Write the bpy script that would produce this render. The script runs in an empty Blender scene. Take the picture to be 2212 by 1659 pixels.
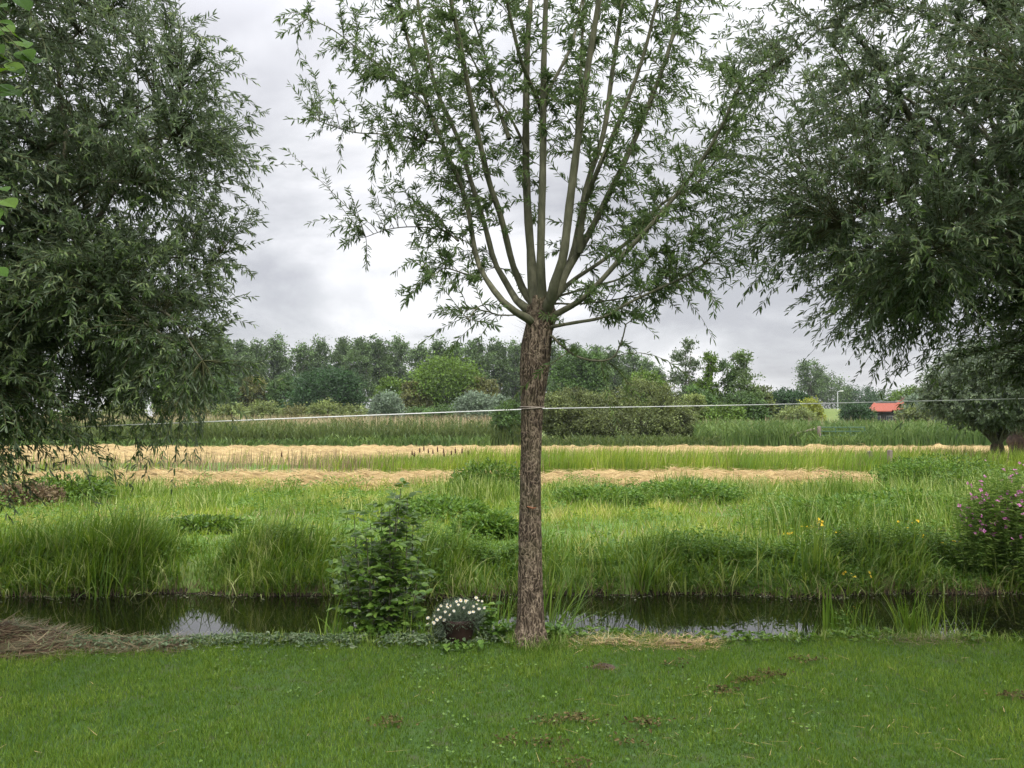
import bpy, math, random
import numpy as np
from math import radians as R, sin, cos, pi
sc = bpy.context.scene
C = sc.collection
rng = np.random.default_rng(7)
random.seed(7)

# ------------------------------------------------------------------ camera
CAMZ = 1.6
F = 1782.0                       # focal length in px of a 2212 px wide view
PITCH = math.atan(71 / F)
cam_d = bpy.data.cameras.new('camera'); cam = bpy.data.objects.new('camera', cam_d); C.objects.link(cam)
cam_d.sensor_width = 36; cam_d.lens = 36 * F / 2212; cam_d.clip_start = 0.05; cam_d.clip_end = 6000
cam.location = (0, 0, CAMZ); cam.rotation_euler = (pi / 2 + PITCH, 0, 0)
sc.camera = cam

def ray(px, py):
    a = (px - 1106) / F; b = (829.5 - py) / F
    return np.array([a, cos(PITCH) - b * sin(PITCH), sin(PITCH) + b * cos(PITCH)])
def at(px, py, Y):               # where a sight line reaches distance Y
    r = ray(px, py); s = Y / r[1]
    return np.array([r[0] * s, Y, CAMZ + r[2] * s])
def xat(px, Y): return (px - 1106) / F * Y / (cos(PITCH))
def zat(py, Y): return at(1106, py, Y)[2]

# ------------------------------------------------------------------ world, sun, exposure
SUN_EL, SUN_AZ = 52, 150         # azimuth clockwise from +Y
w = bpy.data.worlds.new('World'); sc.world = w; w.use_nodes = True
nt = w.node_tree; nt.nodes.clear()
def N(t, typ, **kw):
    n = t.nodes.new(typ)
    for k, v in kw.items():
        if k in n.bl_rna.properties.keys(): setattr(n, k, v)
        else: n.inputs[k].default_value = v
    return n
L = nt.links.new
out = N(nt, 'ShaderNodeOutputWorld'); bg = N(nt, 'ShaderNodeBackground'); bg.inputs['Strength'].default_value = 0.1
sky = N(nt, 'ShaderNodeTexSky', sky_type='NISHITA', sun_disc=False, sun_elevation=R(SUN_EL), sun_rotation=R(SUN_AZ))
tc = N(nt, 'ShaderNodeTexCoord'); sx = N(nt, 'ShaderNodeSeparateXYZ'); L(tc.outputs['Generated'], sx.inputs[0])
zc = N(nt, 'ShaderNodeMath', operation='ADD'); zc.inputs[1].default_value = 0.30; L(sx.outputs['Z'], zc.inputs[0])
zm = N(nt, 'ShaderNodeMath', operation='MAXIMUM'); zm.inputs[1].default_value = 0.05; L(zc.outputs[0], zm.inputs[0])
dx = N(nt, 'ShaderNodeMath', operation='DIVIDE'); L(sx.outputs['X'], dx.inputs[0]); L(zm.outputs[0], dx.inputs[1])
dy = N(nt, 'ShaderNodeMath', operation='DIVIDE'); L(sx.outputs['Y'], dy.inputs[0]); L(zm.outputs[0], dy.inputs[1])
cx = N(nt, 'ShaderNodeCombineXYZ'); L(dx.outputs[0], cx.inputs['X']); L(dy.outputs[0], cx.inputs['Y']); cx.inputs['Z'].default_value = 3.7
n1 = N(nt, 'ShaderNodeTexNoise'); n1.inputs['Scale'].default_value = 1.6; n1.inputs['Detail'].default_value = 6; n1.inputs['Roughness'].default_value = 0.56; n1.inputs['Distortion'].default_value = 0.35
L(cx.outputs[0], n1.inputs['Vector'])
cr = N(nt, 'ShaderNodeValToRGB'); L(n1.outputs['Fac'], cr.inputs[0])
e = cr.color_ramp.elements
e[0].position = 0.40; e[0].color = (0.42, 0.42, 0.445, 1)
e[1].position = 0.72; e[1].color = (0.90, 0.89, 0.90, 1)
m_ = e.new(0.53); m_.color = (0.58, 0.58, 0.60, 1)
# an overcast dome is brighter towards the zenith
br = N(nt, 'ShaderNodeValToRGB'); L(sx.outputs['Z'], br.inputs[0])
e = br.color_ramp.elements
e[0].position = 0.0; e[0].color = (0.220,) * 3 + (1,)
e[1].position = 1.0; e[1].color = (1, 1, 1, 1)
a_ = e.new(0.30); a_.color = (0.235,) * 3 + (1,)
a_ = e.new(0.42); a_.color = (0.33,) * 3 + (1,)
a_ = e.new(0.62); a_.color = (0.84,) * 3 + (1,)
mu = N(nt, 'ShaderNodeMixRGB', blend_type='MULTIPLY'); mu.inputs[0].default_value = 1; L(cr.outputs[0], mu.inputs[1]); L(br.outputs[0], mu.inputs[2])
sca = N(nt, 'ShaderNodeVectorMath', operation='SCALE'); sca.inputs['Scale'].default_value = 32; L(mu.outputs[0], sca.inputs[0])
mx = N(nt, 'ShaderNodeMixRGB'); mx.inputs[0].default_value = 0.93; L(sky.outputs[0], mx.inputs[1]); L(sca.outputs[0], mx.inputs[2])
L(mx.outputs[0], bg.inputs[0]); L(bg.outputs[0], out.inputs[0])

sd = bpy.data.lights.new('sun', 'SUN'); sd.energy = 1.5; sd.angle = R(12); sd.color = (1, 0.96, 0.88)
so = bpy.data.objects.new('sun', sd); C.objects.link(so); so.rotation_euler = (R(90 - SUN_EL), 0, R(180 - SUN_AZ))
so.location = (0, 0, 40)
sc.view_settings.view_transform = 'Standard'; sc.view_settings.look = 'None'
sc.view_settings.exposure = 0.95; sc.view_settings.gamma = 1
sc.cycles.max_bounces = 6; sc.cycles.diffuse_bounces = 3; sc.cycles.glossy_bounces = 3
sc.cycles.transmission_bounces = 4; sc.cycles.volume_bounces = 0
sc.cycles.use_adaptive_sampling = True; sc.cycles.adaptive_threshold = 0.02

HAZE = 0.00016
# ------------------------------------------------------------------ helpers
def mesh_np(name, V, Q, mats, parent=None, v=None, T=None, mi=None, smooth=False):
    """V (n,3), Q (m,4) quads, T (k,3) triangles, v (n,) value per vertex, mi material index per face"""
    me = bpy.data.meshes.new(name)
    Q = np.zeros((0, 4), np.int32) if Q is None else np.asarray(Q, np.int32)
    T = np.zeros((0, 3), np.int32) if T is None else np.asarray(T, np.int32)
    V = np.asarray(V, np.float32)
    me.vertices.add(len(V)); me.vertices.foreach_set('co', V.ravel())
    loops = np.concatenate([Q.ravel(), T.ravel()])
    me.loops.add(len(loops)); me.loops.foreach_set('vertex_index', loops)
    npoly = len(Q) + len(T)
    me.polygons.add(npoly)
    st = np.concatenate([np.arange(len(Q)) * 4, len(Q) * 4 + np.arange(len(T)) * 3]).astype(np.int32)
    me.polygons.foreach_set('loop_start', st)
    if mi is not None: me.polygons.foreach_set('material_index', np.asarray(mi, np.int32))
    me.polygons.foreach_set('use_smooth', np.full(npoly, smooth, bool))
    me.update(calc_edges=True)
    if v is not None:
        a = me.attributes.new('v', 'FLOAT', 'POINT'); a.data.foreach_set('value', np.asarray(v, np.float32))
    for m in (mats if isinstance(mats, (list, tuple)) else [mats]): me.materials.append(m)
    o = bpy.data.objects.new(name, me); C.objects.link(o)
    if parent is not None: o.parent = parent
    return o

def tag(o, label=None, cat=None, group=None, kind=None):
    if label: o['label'] = label
    if cat: o['category'] = cat
    if group: o['group'] = group
    if kind: o['kind'] = kind
    return o

def thing(name, label, cat, loc=(0, 0, 0), group=None, rz=0):
    o = bpy.data.objects.new(name, None); C.objects.link(o); o.location = loc; o.rotation_euler = (0, 0, rz)
    o.empty_display_size = 0.2
    return tag(o, label, cat, group)

def dup(root, loc, label, group=None, rz=0, scale=(1, 1, 1)):
    r = root.copy(); C.objects.link(r); r.location = loc; r.rotation_euler = (0, 0, rz); r.scale = scale
    r['label'] = label
    if group: r['group'] = group
    for ch in list(root.children):
        c = ch.copy(); C.objects.link(c); c.parent = r
        for g in ch.children:
            d = g.copy(); C.objects.link(d); d.parent = c
    return r

def cat(parts):
    """join (V,Q,v) triples"""
    Vs, Qs, vs, n = [], [], [], 0
    for V, Q, v in parts:
        Vs.append(V); Qs.append(Q + n); vs.append(v); n += len(V)
    return np.concatenate(Vs), np.concatenate(Qs), np.concatenate(vs)

def nrm(a): return a / np.maximum(np.linalg.norm(a, axis=-1, keepdims=True), 1e-9)

def blades(base, h, wd, az, lean, curl, segs=4, v=None, tip=0.08, twist=0.6):
    n = len(base); t = np.linspace(0, 1, segs + 1)
    th = lean[:, None] + curl[:, None] * (t[None, :-1] + 0.5 / segs) ** 1.6
    dr = np.sin(th) * (h / segs)[:, None]; dz = np.cos(th) * (h / segs)[:, None]
    r = np.concatenate([np.zeros((n, 1)), np.cumsum(dr, 1)], 1); z = np.concatenate([np.zeros((n, 1)), np.cumsum(dz, 1)], 1)
    cx_, sx_ = np.cos(az), np.sin(az)
    P = np.stack([base[:, 0:1] + r * cx_[:, None], base[:, 1:2] + r * sx_[:, None], base[:, 2:3] + z], -1)
    tw = az + pi / 2 + rng.normal(0, twist, n)
    W = np.stack([np.cos(tw), np.sin(tw), np.zeros(n)], -1)
    prof = np.maximum(np.minimum(1, (1 - t) * 1.7), tip)
    off = W[:, None, :] * (wd[:, None] * prof[None, :] * 0.5)[..., None]
    V = np.stack([P - off, P + off], 2).reshape(n, -1, 3)
    k = np.arange(segs) * 2
    q = np.stack([k, k + 1, k + 3, k + 2], -1)
    Q = (q[None] + (np.arange(n) * 2 * (segs + 1))[:, None, None]).reshape(-1, 4)
    if v is None: v = rng.random(n)
    return V.reshape(-1, 3), Q, np.repeat(v, 2 * (segs + 1))

def leaves(pos, d, ln, wd, v=None, up=None, fold=0.18, curve=0.12, wide=0.42):
    """leaf = two quads meeting on a folded midrib"""
    n = len(pos); d = nrm(d)
    if up is None: up = rng.normal(0, 0.6, (n, 3)) + np.array([0, 0, 1.0])
    s = nrm(np.cross(d, up)); u = np.cross(s, d)
    ln = ln[:, None]; wd = wd[:, None]
    a = pos; t = pos + d * ln - u * ln * curve
    m1 = pos + d * ln * (wide - 0.14); m2 = pos + d * ln * (wide + 0.28) - u * ln * curve * 0.35
    l1 = m1 - s * wd * 0.5 + u * wd * fold; r1 = m1 + s * wd * 0.5 + u * wd * fold
    l2 = m2 - s * wd * 0.38 + u * wd * fold; r2 = m2 + s * wd * 0.38 + u * wd * fold
    V = np.stack([a, r1, r2, t, l2, l1], 1).reshape(-1, 3)
    b = (np.arange(n) * 6)[:, None]
    Q = np.concatenate([b + np.array([[0, 1, 2, 3]]), b + np.array([[0, 3, 4, 5]])], 0)
    if v is None: v = rng.random(n)
    return V, Q, np.repeat(v, 6)

def tubes(P, Rr, sides=5, v=None, cap=False):
    """P (N,K,3) polylines, Rr (N,K)"""
    n, K, _ = P.shape
    T = np.gradient(P, axis=1); T = nrm(T)
    ref = np.where(np.abs(T[..., 2:3]) > 0.9, np.array([1.0, 0.03, 0]), np.array([0, 0.03, 1.0]))
    ref = np.repeat(ref[:, K // 2:K // 2 + 1], K, 1)
    A = nrm(np.cross(T, ref)); B = np.cross(T, A)
    an = np.arange(sides) * 2 * pi / sides
    ring = P[:, :, None, :] + (A[:, :, None, :] * np.cos(an)[None, None, :, None] + B[:, :, None, :] * np.sin(an)[None, None, :, None]) * Rr[:, :, None, None]
    V = ring.reshape(-1, 3)
    k = np.arange(K - 1)[:, None] * sides; j = np.arange(sides)[None, :]; j2 = (j + 1) % sides
    q = np.stack([k + j, k + j2, k + sides + j2, k + sides + j], -1).reshape(-1, 4)
    Q = (q[None] + (np.arange(n) * K * sides)[:, None, None]).reshape(-1, 4)
    if v is None: v = rng.random(n)
    return V, Q, np.repeat(v, K * sides)

def smooth_path(pts, K):
    pts = np.asarray(pts, float)
    s = np.concatenate([[0], np.cumsum(np.linalg.norm(np.diff(pts, axis=0), axis=1))]); s /= s[-1]
    # Catmull-Rom through the points
    P = np.vstack([2 * pts[0] - pts[1], pts, 2 * pts[-1] - pts[-2]])
    res = []
    for t in np.linspace(0, 1, K):
        i = min(np.searchsorted(s, t, 'right') - 1, len(pts) - 2); u = (t - s[i]) / max(s[i + 1] - s[i], 1e-9)
        p0, p1, p2, p3 = P[i], P[i + 1], P[i + 2], P[i + 3]
        res.append(0.5 * (2 * p1 + (p2 - p0) * u + (2 * p0 - 5 * p1 + 4 * p2 - p3) * u * u + (3 * p1 - p0 - 3 * p2 + p3) * u ** 3))
    return np.array(res)

_ks = np.random.default_rng(3).normal(0, 1, (10, 3)); _ph = np.random.default_rng(4).random(10) * 6.28
def wob(p, s=1.0):               # smooth pseudo noise in about -1..1
    p = np.atleast_2d(p) * s; r = 0
    for i in range(10): r = r + np.sin(p @ _ks[i] * (1 + 0.35 * i) + _ph[i]) / (1 + 0.2 * i)
    return r / 3.2
def wob2(x, y, s=1.0, o=0.0): return wob(np.stack([x + o, y - o, np.zeros_like(x) + o], -1), s)

def new_mat(name):
    m = bpy.data.materials.new(name); m.use_nodes = True; m.node_tree.nodes.clear()
    t = m.node_tree; o = t.nodes.new('ShaderNodeOutputMaterial')
    return m, t, o

def leafmat(name, cols, transl=0.3, rough=0.55, patch=0.0, pscale=0.6, patchcol=(0.2, 0.2, 0.05), back=None, spec=0.35):
    m, t, o = new_mat(name); l = t.links.new
    at_ = N(t, 'ShaderNodeAttribute'); at_.attribute_name = 'v'
    r = N(t, 'ShaderNodeValToRGB'); l(at_.outputs['Fac'], r.inputs[0])
    el = r.color_ramp.elements; el[0].position = 0; el[0].color = (*cols[0], 1); el[1].position = 1; el[1].color = (*cols[-1], 1)
    for i, c in enumerate(cols[1:-1]):
        x = el.new((i + 1) / (len(cols) - 1)); x.color = (*c, 1)
    col = r.outputs[0]
    if patch > 0:
        g = N(t, 'ShaderNodeNewGeometry'); n = N(t, 'ShaderNodeTexNoise'); n.inputs['Scale'].default_value = pscale; n.inputs['Detail'].default_value = 3
        l(g.outputs['Position'], n.inputs['Vector'])
        mr = N(t, 'ShaderNodeMapRange'); mr.inputs[1].default_value = 0.42; mr.inputs[2].default_value = 0.62; mr.inputs[3].default_value = 0; mr.inputs[4].default_value = patch
        l(n.outputs['Fac'], mr.inputs[0])
        mm = N(t, 'ShaderNodeMixRGB'); l(mr.outputs[0], mm.inputs[0]); l(col, mm.inputs[1]); mm.inputs[2].default_value = (*patchcol, 1); col = mm.outputs[0]
    if back:
        g = N(t, 'ShaderNodeNewGeometry'); mm = N(t, 'ShaderNodeMixRGB'); l(g.outputs['Backfacing'], mm.inputs[0]); l(col, mm.inputs[1]); mm.inputs[2].default_value = (*back, 1); col = mm.outputs[0]
    b = N(t, 'ShaderNodeBsdfPrincipled'); b.inputs['Roughness'].default_value = rough; b.inputs['Specular IOR Level'].default_value = spec
    l(col, b.inputs['Base Color'])
    tr = N(t, 'ShaderNodeBsdfTranslucent'); hs = N(t, 'ShaderNodeHueSaturation'); hs.inputs['Hue'].default_value = 0.48; hs.inputs['Saturation'].default_value = 1.1; hs.inputs['Value'].default_value = 1.5
    l(col, hs.inputs['Color']); l(hs.outputs[0], tr.inputs[0])
    mix = N(t, 'ShaderNodeMixShader'); mix.inputs[0].default_value = transl; l(b.outputs[0], mix.inputs[1]); l(tr.outputs[0], mix.inputs[2]); l(mix.outputs[0], o.inputs[0])
    return m

def noisemat(name, cols, scale=8, detail=6, rough=0.9, bump=0.3, stretch=(1, 1, 1), bdist=0.02, coord='Object', spec=0.2, pos=None, wave=None):
    m, t, o = new_mat(name); l = t.links.new
    tcn = N(t, 'ShaderNodeTexCoord'); mp = N(t, 'ShaderNodeMapping'); mp.inputs['Scale'].default_value = stretch
    l(tcn.outputs[coord], mp.inputs[0])
    n = N(t, 'ShaderNodeTexNoise'); n.inputs['Scale'].default_value = scale; n.inputs['Detail'].default_value = detail; n.inputs['Roughness'].default_value = 0.62
    l(mp.outputs[0], n.inputs['Vector'])
    r = N(t, 'ShaderNodeValToRGB'); l(n.outputs['Fac'], r.inputs[0]); el = r.color_ramp.elements
    pos = pos or [0.3 + 0.4 * i / (len(cols) - 1) for i in range(len(cols))]
    el[0].position = pos[0]; el[0].color = (*cols[0], 1); el[1].position = pos[-1]; el[1].color = (*cols[-1], 1)
    for p_, c in zip(pos[1:-1], cols[1:-1]): x = el.new(p_); x.color = (*c, 1)
    b = N(t, 'ShaderNodeBsdfPrincipled'); b.inputs['Roughness'].default_value = rough; b.inputs['Specular IOR Level'].default_value = spec
    l(r.outputs[0], b.inputs['Base Color'])
    if bump:
        bm = N(t, 'ShaderNodeBump'); bm.inputs['Strength'].default_value = bump; bm.inputs['Distance'].default_value = bdist
        l(n.outputs['Fac'], bm.inputs['Height']); l(bm.outputs[0], b.inputs['Normal'])
    l(b.outputs[0], o.inputs[0])
    return m

def plain(name, col, rough=0.6, metal=0.0, spec=0.4):
    return noisemat(name, [tuple(c * 0.85 for c in col), tuple(min(1, c * 1.12) for c in col)], scale=14, rough=rough, bump=0.05, spec=spec)

# materials
M_will = leafmat('willow_leaf', [(0.040, 0.078, 0.018), (0.060, 0.110, 0.026), (0.095, 0.155, 0.042), (0.17, 0.24, 0.085)], 0.42, 0.5, back=(0.095, 0.145, 0.06), spec=0.22)
M_willd = leafmat('dark_willow_leaf', [(0.026, 0.052, 0.014), (0.048, 0.088, 0.022), (0.095, 0.150, 0.042), (0.23, 0.29, 0.13)], 0.32, 0.5, back=(0.12, 0.16, 0.095), spec=0.3)
M_silver = leafmat('silver_leaf', [(0.060, 0.095, 0.035), (0.10, 0.145, 0.06), (0.19, 0.24, 0.13)], 0.25, 0.5, back=(0.2, 0.25, 0.18))
M_lawn = leafmat('lawn_grass', [(0.048, 0.090, 0.009), (0.078, 0.150, 0.016), (0.118, 0.200, 0.024), (0.19, 0.25, 0.05)], 0.35, 0.55, patch=0.5, pscale=1.6, patchcol=(0.055, 0.12, 0.014), spec=0.2)
M_mead = leafmat('meadow_grass', [(0.10, 0.17, 0.018), (0.18, 0.26, 0.028), (0.27, 0.34, 0.055), (0.44, 0.41, 0.15)], 0.28, 0.6, patch=0.7, pscale=0.7, patchcol=(0.085, 0.17, 0.025), spec=0.2)
M_bank = leafmat('bank_grass', [(0.060, 0.130, 0.015), (0.105, 0.195, 0.022), (0.18, 0.26, 0.04), (0.42, 0.46, 0.19)], 0.26, 0.5, patch=0.5, pscale=1.3, patchcol=(0.06, 0.12, 0.02), spec=0.25)
M_herb = leafmat('herb_leaf', [(0.05, 0.115, 0.018), (0.09, 0.18, 0.028), (0.16, 0.26, 0.05)], 0.32, 0.5)
M_dherb = leafmat('dark_herb_leaf', [(0.038, 0.085, 0.012), (0.070, 0.140, 0.018), (0.14, 0.23, 0.038)], 0.28, 0.45, spec=0.4)
M_reed = leafmat('reed_leaf', [(0.055, 0.090, 0.026), (0.09, 0.135, 0.04), (0.18, 0.22, 0.08)], 0.3, 0.5, patch=0.5, pscale=0.25, patchcol=(0.14, 0.20, 0.06))
M_reedl = leafmat('light_reed_leaf', [(0.085, 0.15, 0.04), (0.13, 0.21, 0.055), (0.22, 0.30, 0.10)], 0.3, 0.5, patch=0.4, pscale=0.3, patchcol=(0.06, 0.12, 0.04))
M_dry = leafmat('dry_stalk', [(0.30, 0.24, 0.13), (0.42, 0.35, 0.20), (0.55, 0.48, 0.30)], 0.2, 0.7)
M_brown = leafmat('brown_stalk', [(0.085, 0.06, 0.032), (0.16, 0.12, 0.065), (0.30, 0.24, 0.14)], 0.15, 0.8)
M_hay = leafmat('hay_straw', [(0.26, 0.19, 0.082), (0.39, 0.29, 0.13), (0.52, 0.40, 0.20)], 0.15, 0.8)
M_haybed = noisemat('hay_bed', [(0.13, 0.09, 0.038), (0.31, 0.225, 0.098), (0.44, 0.335, 0.16)], scale=3, detail=8, bump=0.8, bdist=0.12, stretch=(0.5, 1.8, 1))
M_soil = noisemat('soil', [(0.014, 0.012, 0.007), (0.026, 0.022, 0.013), (0.045, 0.036, 0.022)], scale=5, bump=0.6)
M_lawnbed = noisemat('lawn_soil', [(0.020, 0.045, 0.010), (0.040, 0.080, 0.016), (0.05, 0.055, 0.025)], scale=7, bump=0.4)
M_meadbed = noisemat('meadow_soil', [(0.05, 0.10, 0.02), (0.09, 0.16, 0.03), (0.12, 0.15, 0.05)], scale=1.4, bump=0.4)
M_farbed = noisemat('far_pasture', [(0.07, 0.11, 0.03), (0.11, 0.15, 0.04), (0.15, 0.18, 0.06)], scale=0.1, bump=0.2)

def bark_mat():
    m, t, o = new_mat('pollard_bark'); l = t.links.new
    tcn = N(t, 'ShaderNodeTexCoord'); mp = N(t, 'ShaderNodeMapping'); mp.inputs['Scale'].default_value = (1, 1, 0.11)
    wn = N(t, 'ShaderNodeTexNoise'); wn.inputs['Scale'].default_value = 9; wn.inputs['Detail'].default_value = 3
    ad = N(t, 'ShaderNodeMixRGB', blend_type='ADD'); ad.inputs[0].default_value = 0.10
    l(tcn.outputs['Object'], mp.inputs[0]); l(mp.outputs[0], ad.inputs[1]); l(tcn.outputs['Object'], wn.inputs['Vector']); l(wn.outputs['Color'], ad.inputs[2])
    vo = N(t, 'ShaderNodeTexVoronoi', feature='DISTANCE_TO_EDGE'); vo.inputs['Scale'].default_value = 50; l(ad.outputs[0], vo.inputs['Vector'])
    n2 = N(t, 'ShaderNodeTexNoise'); n2.inputs['Scale'].default_value = 60; n2.inputs['Detail'].default_value = 6; l(mp.outputs[0], n2.inputs['Vector'])
    n3 = N(t, 'ShaderNodeTexNoise'); n3.inputs['Scale'].default_value = 3.5; n3.inputs['Detail'].default_value = 4; l(tcn.outputs['Object'], n3.inputs['Vector'])
    r = N(t, 'ShaderNodeValToRGB'); l(vo.outputs['Distance'], r.inputs[0]); el = r.color_ramp.elements
    el[0].position = 0.02; el[0].color = (0.25, 0.205, 0.155, 1); el[1].position = 0.30; el[1].color = (0.052, 0.041, 0.030, 1)
    x = el.new(0.10); x.color = (0.108, 0.084, 0.061, 1)
    r2 = N(t, 'ShaderNodeValToRGB'); l(n2.outputs['Fac'], r2.inputs[0]); r2.color_ramp.elements[0].position = 0.3; r2.color_ramp.elements[0].color = (0.45, 0.42, 0.4, 1); r2.color_ramp.elements[1].position = 0.72; r2.color_ramp.elements[1].color = (1.35, 1.3, 1.25, 1)
    mu_ = N(t, 'ShaderNodeMixRGB', blend_type='MULTIPLY'); mu_.inputs[0].default_value = 1; l(r.outputs[0], mu_.inputs[1]); l(r2.outputs[0], mu_.inputs[2])
    mo = N(t, 'ShaderNodeMixRGB'); mr = N(t, 'ShaderNodeMapRange'); mr.inputs[1].default_value = 0.5; mr.inputs[2].default_value = 0.75; mr.inputs[4].default_value = 0.5
    l(n3.outputs['Fac'], mr.inputs[0]); l(mr.outputs[0], mo.inputs[0]); l(mu_.outputs[0], mo.inputs[1]); mo.inputs[2].default_value = (0.10, 0.10, 0.045, 1)
    b = N(t, 'ShaderNodeBsdfPrincipled'); b.inputs['Roughness'].default_value = 0.9; b.inputs['Specular IOR Level'].default_value = 0.15
    l(mo.outputs[0], b.inputs['Base Color'])
    h = N(t, 'ShaderNodeMath', operation='ADD'); l(vo.outputs['Distance'], h.inputs[0]); l(n2.outputs['Fac'], h.inputs[1])
    bm = N(t, 'ShaderNodeBump'); bm.inputs['Strength'].default_value = 1.0; bm.inputs['Distance'].default_value = 0.02; l(h.outputs[0], bm.inputs['Height']); l(bm.outputs[0], b.inputs['Normal'])
    l(b.outputs[0], o.inputs[0]); return m
M_bark = bark_mat()
M_limb = noisemat('limb_bark', [(0.055, 0.056, 0.036), (0.10, 0.10, 0.062), (0.15, 0.145, 0.095)], scale=22, detail=8, bump=0.35, bdist=0.006, stretch=(1, 1, 0.35))
M_twig = noisemat('twig_bark', [(0.05, 0.055, 0.025), (0.11, 0.11, 0.05)], scale=10, bump=0)
M_dbark = noisemat('old_bark', [(0.03, 0.022, 0.018), (0.07, 0.052, 0.040), (0.12, 0.09, 0.07)], scale=14, bump=0.8, stretch=(1, 1, 0.25))
M_grbark = noisemat('poplar_bark', [(0.10, 0.09, 0.075), (0.18, 0.17, 0.14)], scale=4, bump=0.3, stretch=(1, 1, 0.3))

# ------------------------------------------------------------------ ground
WZ = -0.35
def near_edge(x): return 6.02 + 0.10 * np.sin(x * 0.9 + 0.4) + 0.05 * np.sin(x * 2.7)
def far_edge(x): return 9.16 + 0.07 * np.sin(x * 1.3) + 0.05 * np.sin(x * 3.1 + 1) + 0.12 * (x > 3.6)
def gz(x, y):
    x = np.asarray(x, float); y = np.asarray(y, float)
    e1, e2 = near_edge(x), far_edge(x)
    d1 = y - e1
    z = np.where(d1 < 0, 0.0, np.where(d1 < 0.75, -0.62 * (d1 / 0.75) ** 1.2, -0.62 - 0.2 * np.clip(d1 - 0.75, 0, 1)))
    d2 = y - e2
    zf = np.where(d2 < -0.5, -0.85, np.where(d2 < 0.35, -0.62 + (d2 + 0.5) / 0.85 * 0.52, -0.10 + 0.10 * np.clip((d2 - 0.35) / 1.2, 0, 1)))
    z = np.where(y > (e1 + e2) / 2, np.maximum(zf, -0.85), z)
    lump = 0.012 * wob2(x, y, 2.2) + np.where(y > 9.5, 0.05 * wob2(x, y, 0.8, 3.0), 0) * (y < 60)
    dike = 3.6 * np.exp(-((y - 205) / 9.0) ** 4) * (1 / (1 + np.exp(-(x - 30) / 4)))
    return z + lump + dike

xs = np.unique(np.concatenate([np.linspace(-12, 12, 161), np.linspace(-60, 60, 81), np.linspace(-400, 400, 60), [-3000, -1500, -800, 800, 1500, 3000]]))
ys = np.unique(np.concatenate([np.linspace(-8, 2, 12), np.linspace(2, 11, 121), np.linspace(11, 46, 90), np.linspace(46, 260, 90), [320, 450, 700, 1200, 2200, 4000], [-60, -30, -15]]))
X, Y = np.meshgrid(xs, ys)
Z = gz(X.ravel(), Y.ravel())
V = np.stack([X.ravel(), Y.ravel(), Z], -1)
nx, ny = len(xs), len(ys)
i = np.arange(ny - 1)[:, None] * nx; j = np.arange(nx - 1)[None, :]
Q = np.stack([i + j, i + j + 1, i + j + 1 + nx, i + j + nx], -1).reshape(-1, 4)
fc = V[Q].mean(1)
mi = np.where(fc[:, 1] < near_edge(fc[:, 0]) - 0.1, 0, np.where(fc[:, 1] < far_edge(fc[:, 0]) - 0.02, 1, np.where(fc[:, 1] < 47, 2, 3)))
g = mesh_np('ground', V, Q, [M_lawnbed, M_soil, M_meadbed, M_farbed], mi=mi, smooth=True); tag(g, kind='structure')

# water
m, t, o = new_mat('ditch_water'); l = t.links.new
b = N(t, 'ShaderNodeBsdfPrincipled'); b.inputs['Base Color'].default_value = (0.004, 0.004, 0.002, 1); b.inputs['Roughness'].default_value = 0.015; b.inputs['IOR'].default_value = 1.7
nn = N(t, 'ShaderNodeTexNoise'); nn.inputs['Scale'].default_value = 3.0; nn.inputs['Detail'].default_value = 2
bb = N(t, 'ShaderNodeBump'); bb.inputs['Strength'].default_value = 0.05; bb.inputs['Distance'].default_value = 0.02
tq = N(t, 'ShaderNodeTexCoord'); l(tq.outputs['Object'], nn.inputs['Vector']); l(nn.outputs['Fac'], bb.inputs['Height']); l(bb.outputs[0], b.inputs['Normal']); l(b.outputs[0], o.inputs[0])
wx = np.linspace(-60, 60, 121)
Vw = np.concatenate([np.stack([wx, np.full_like(wx, 5.9), np.full_like(wx, WZ)], -1), np.stack([wx, np.full_like(wx, 9.6), np.full_like(wx, WZ)], -1)])
k = np.arange(120); Qw = np.stack([k, k + 1, k + 122, k + 121], -1)
tag(mesh_np('water', Vw, Qw, m), kind='structure')

# ------------------------------------------------------------------ grass
def scatter(n, y0, y1, margin=1.5, pw=1.0, xl=None, xr=None):
    """points over the part of a band of ground the camera could look at (and a bit more)"""
    y = y0 + (y1 - y0) * rng.random(n) ** pw
    hw = 0.66 * y + margin
    x = (rng.random(n) * 2 - 1) * hw
    if xl is not None: x = xl + (xr - xl) * rng.random(n)
    return x, y
def grass(name, x, y, h, wd, mat, lean=0.25, curl=0.8, segs=3, v=None, az=None, zoff=-0.01, kind='stuff', twist=0.8):
    n = len(x); base = np.stack([x, y, gz(x, y) + zoff], -1)
    az = rng.random(n) * 2 * pi if az is None else az
    V, Q, vv = blades(base, h, wd, az, np.abs(rng.normal(0, lean, n)), rng.random(n) * curl, segs, v, twist=twist)
    o = mesh_np(name, V, Q, mat, v=vv)
    return tag(o, kind=kind)

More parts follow.
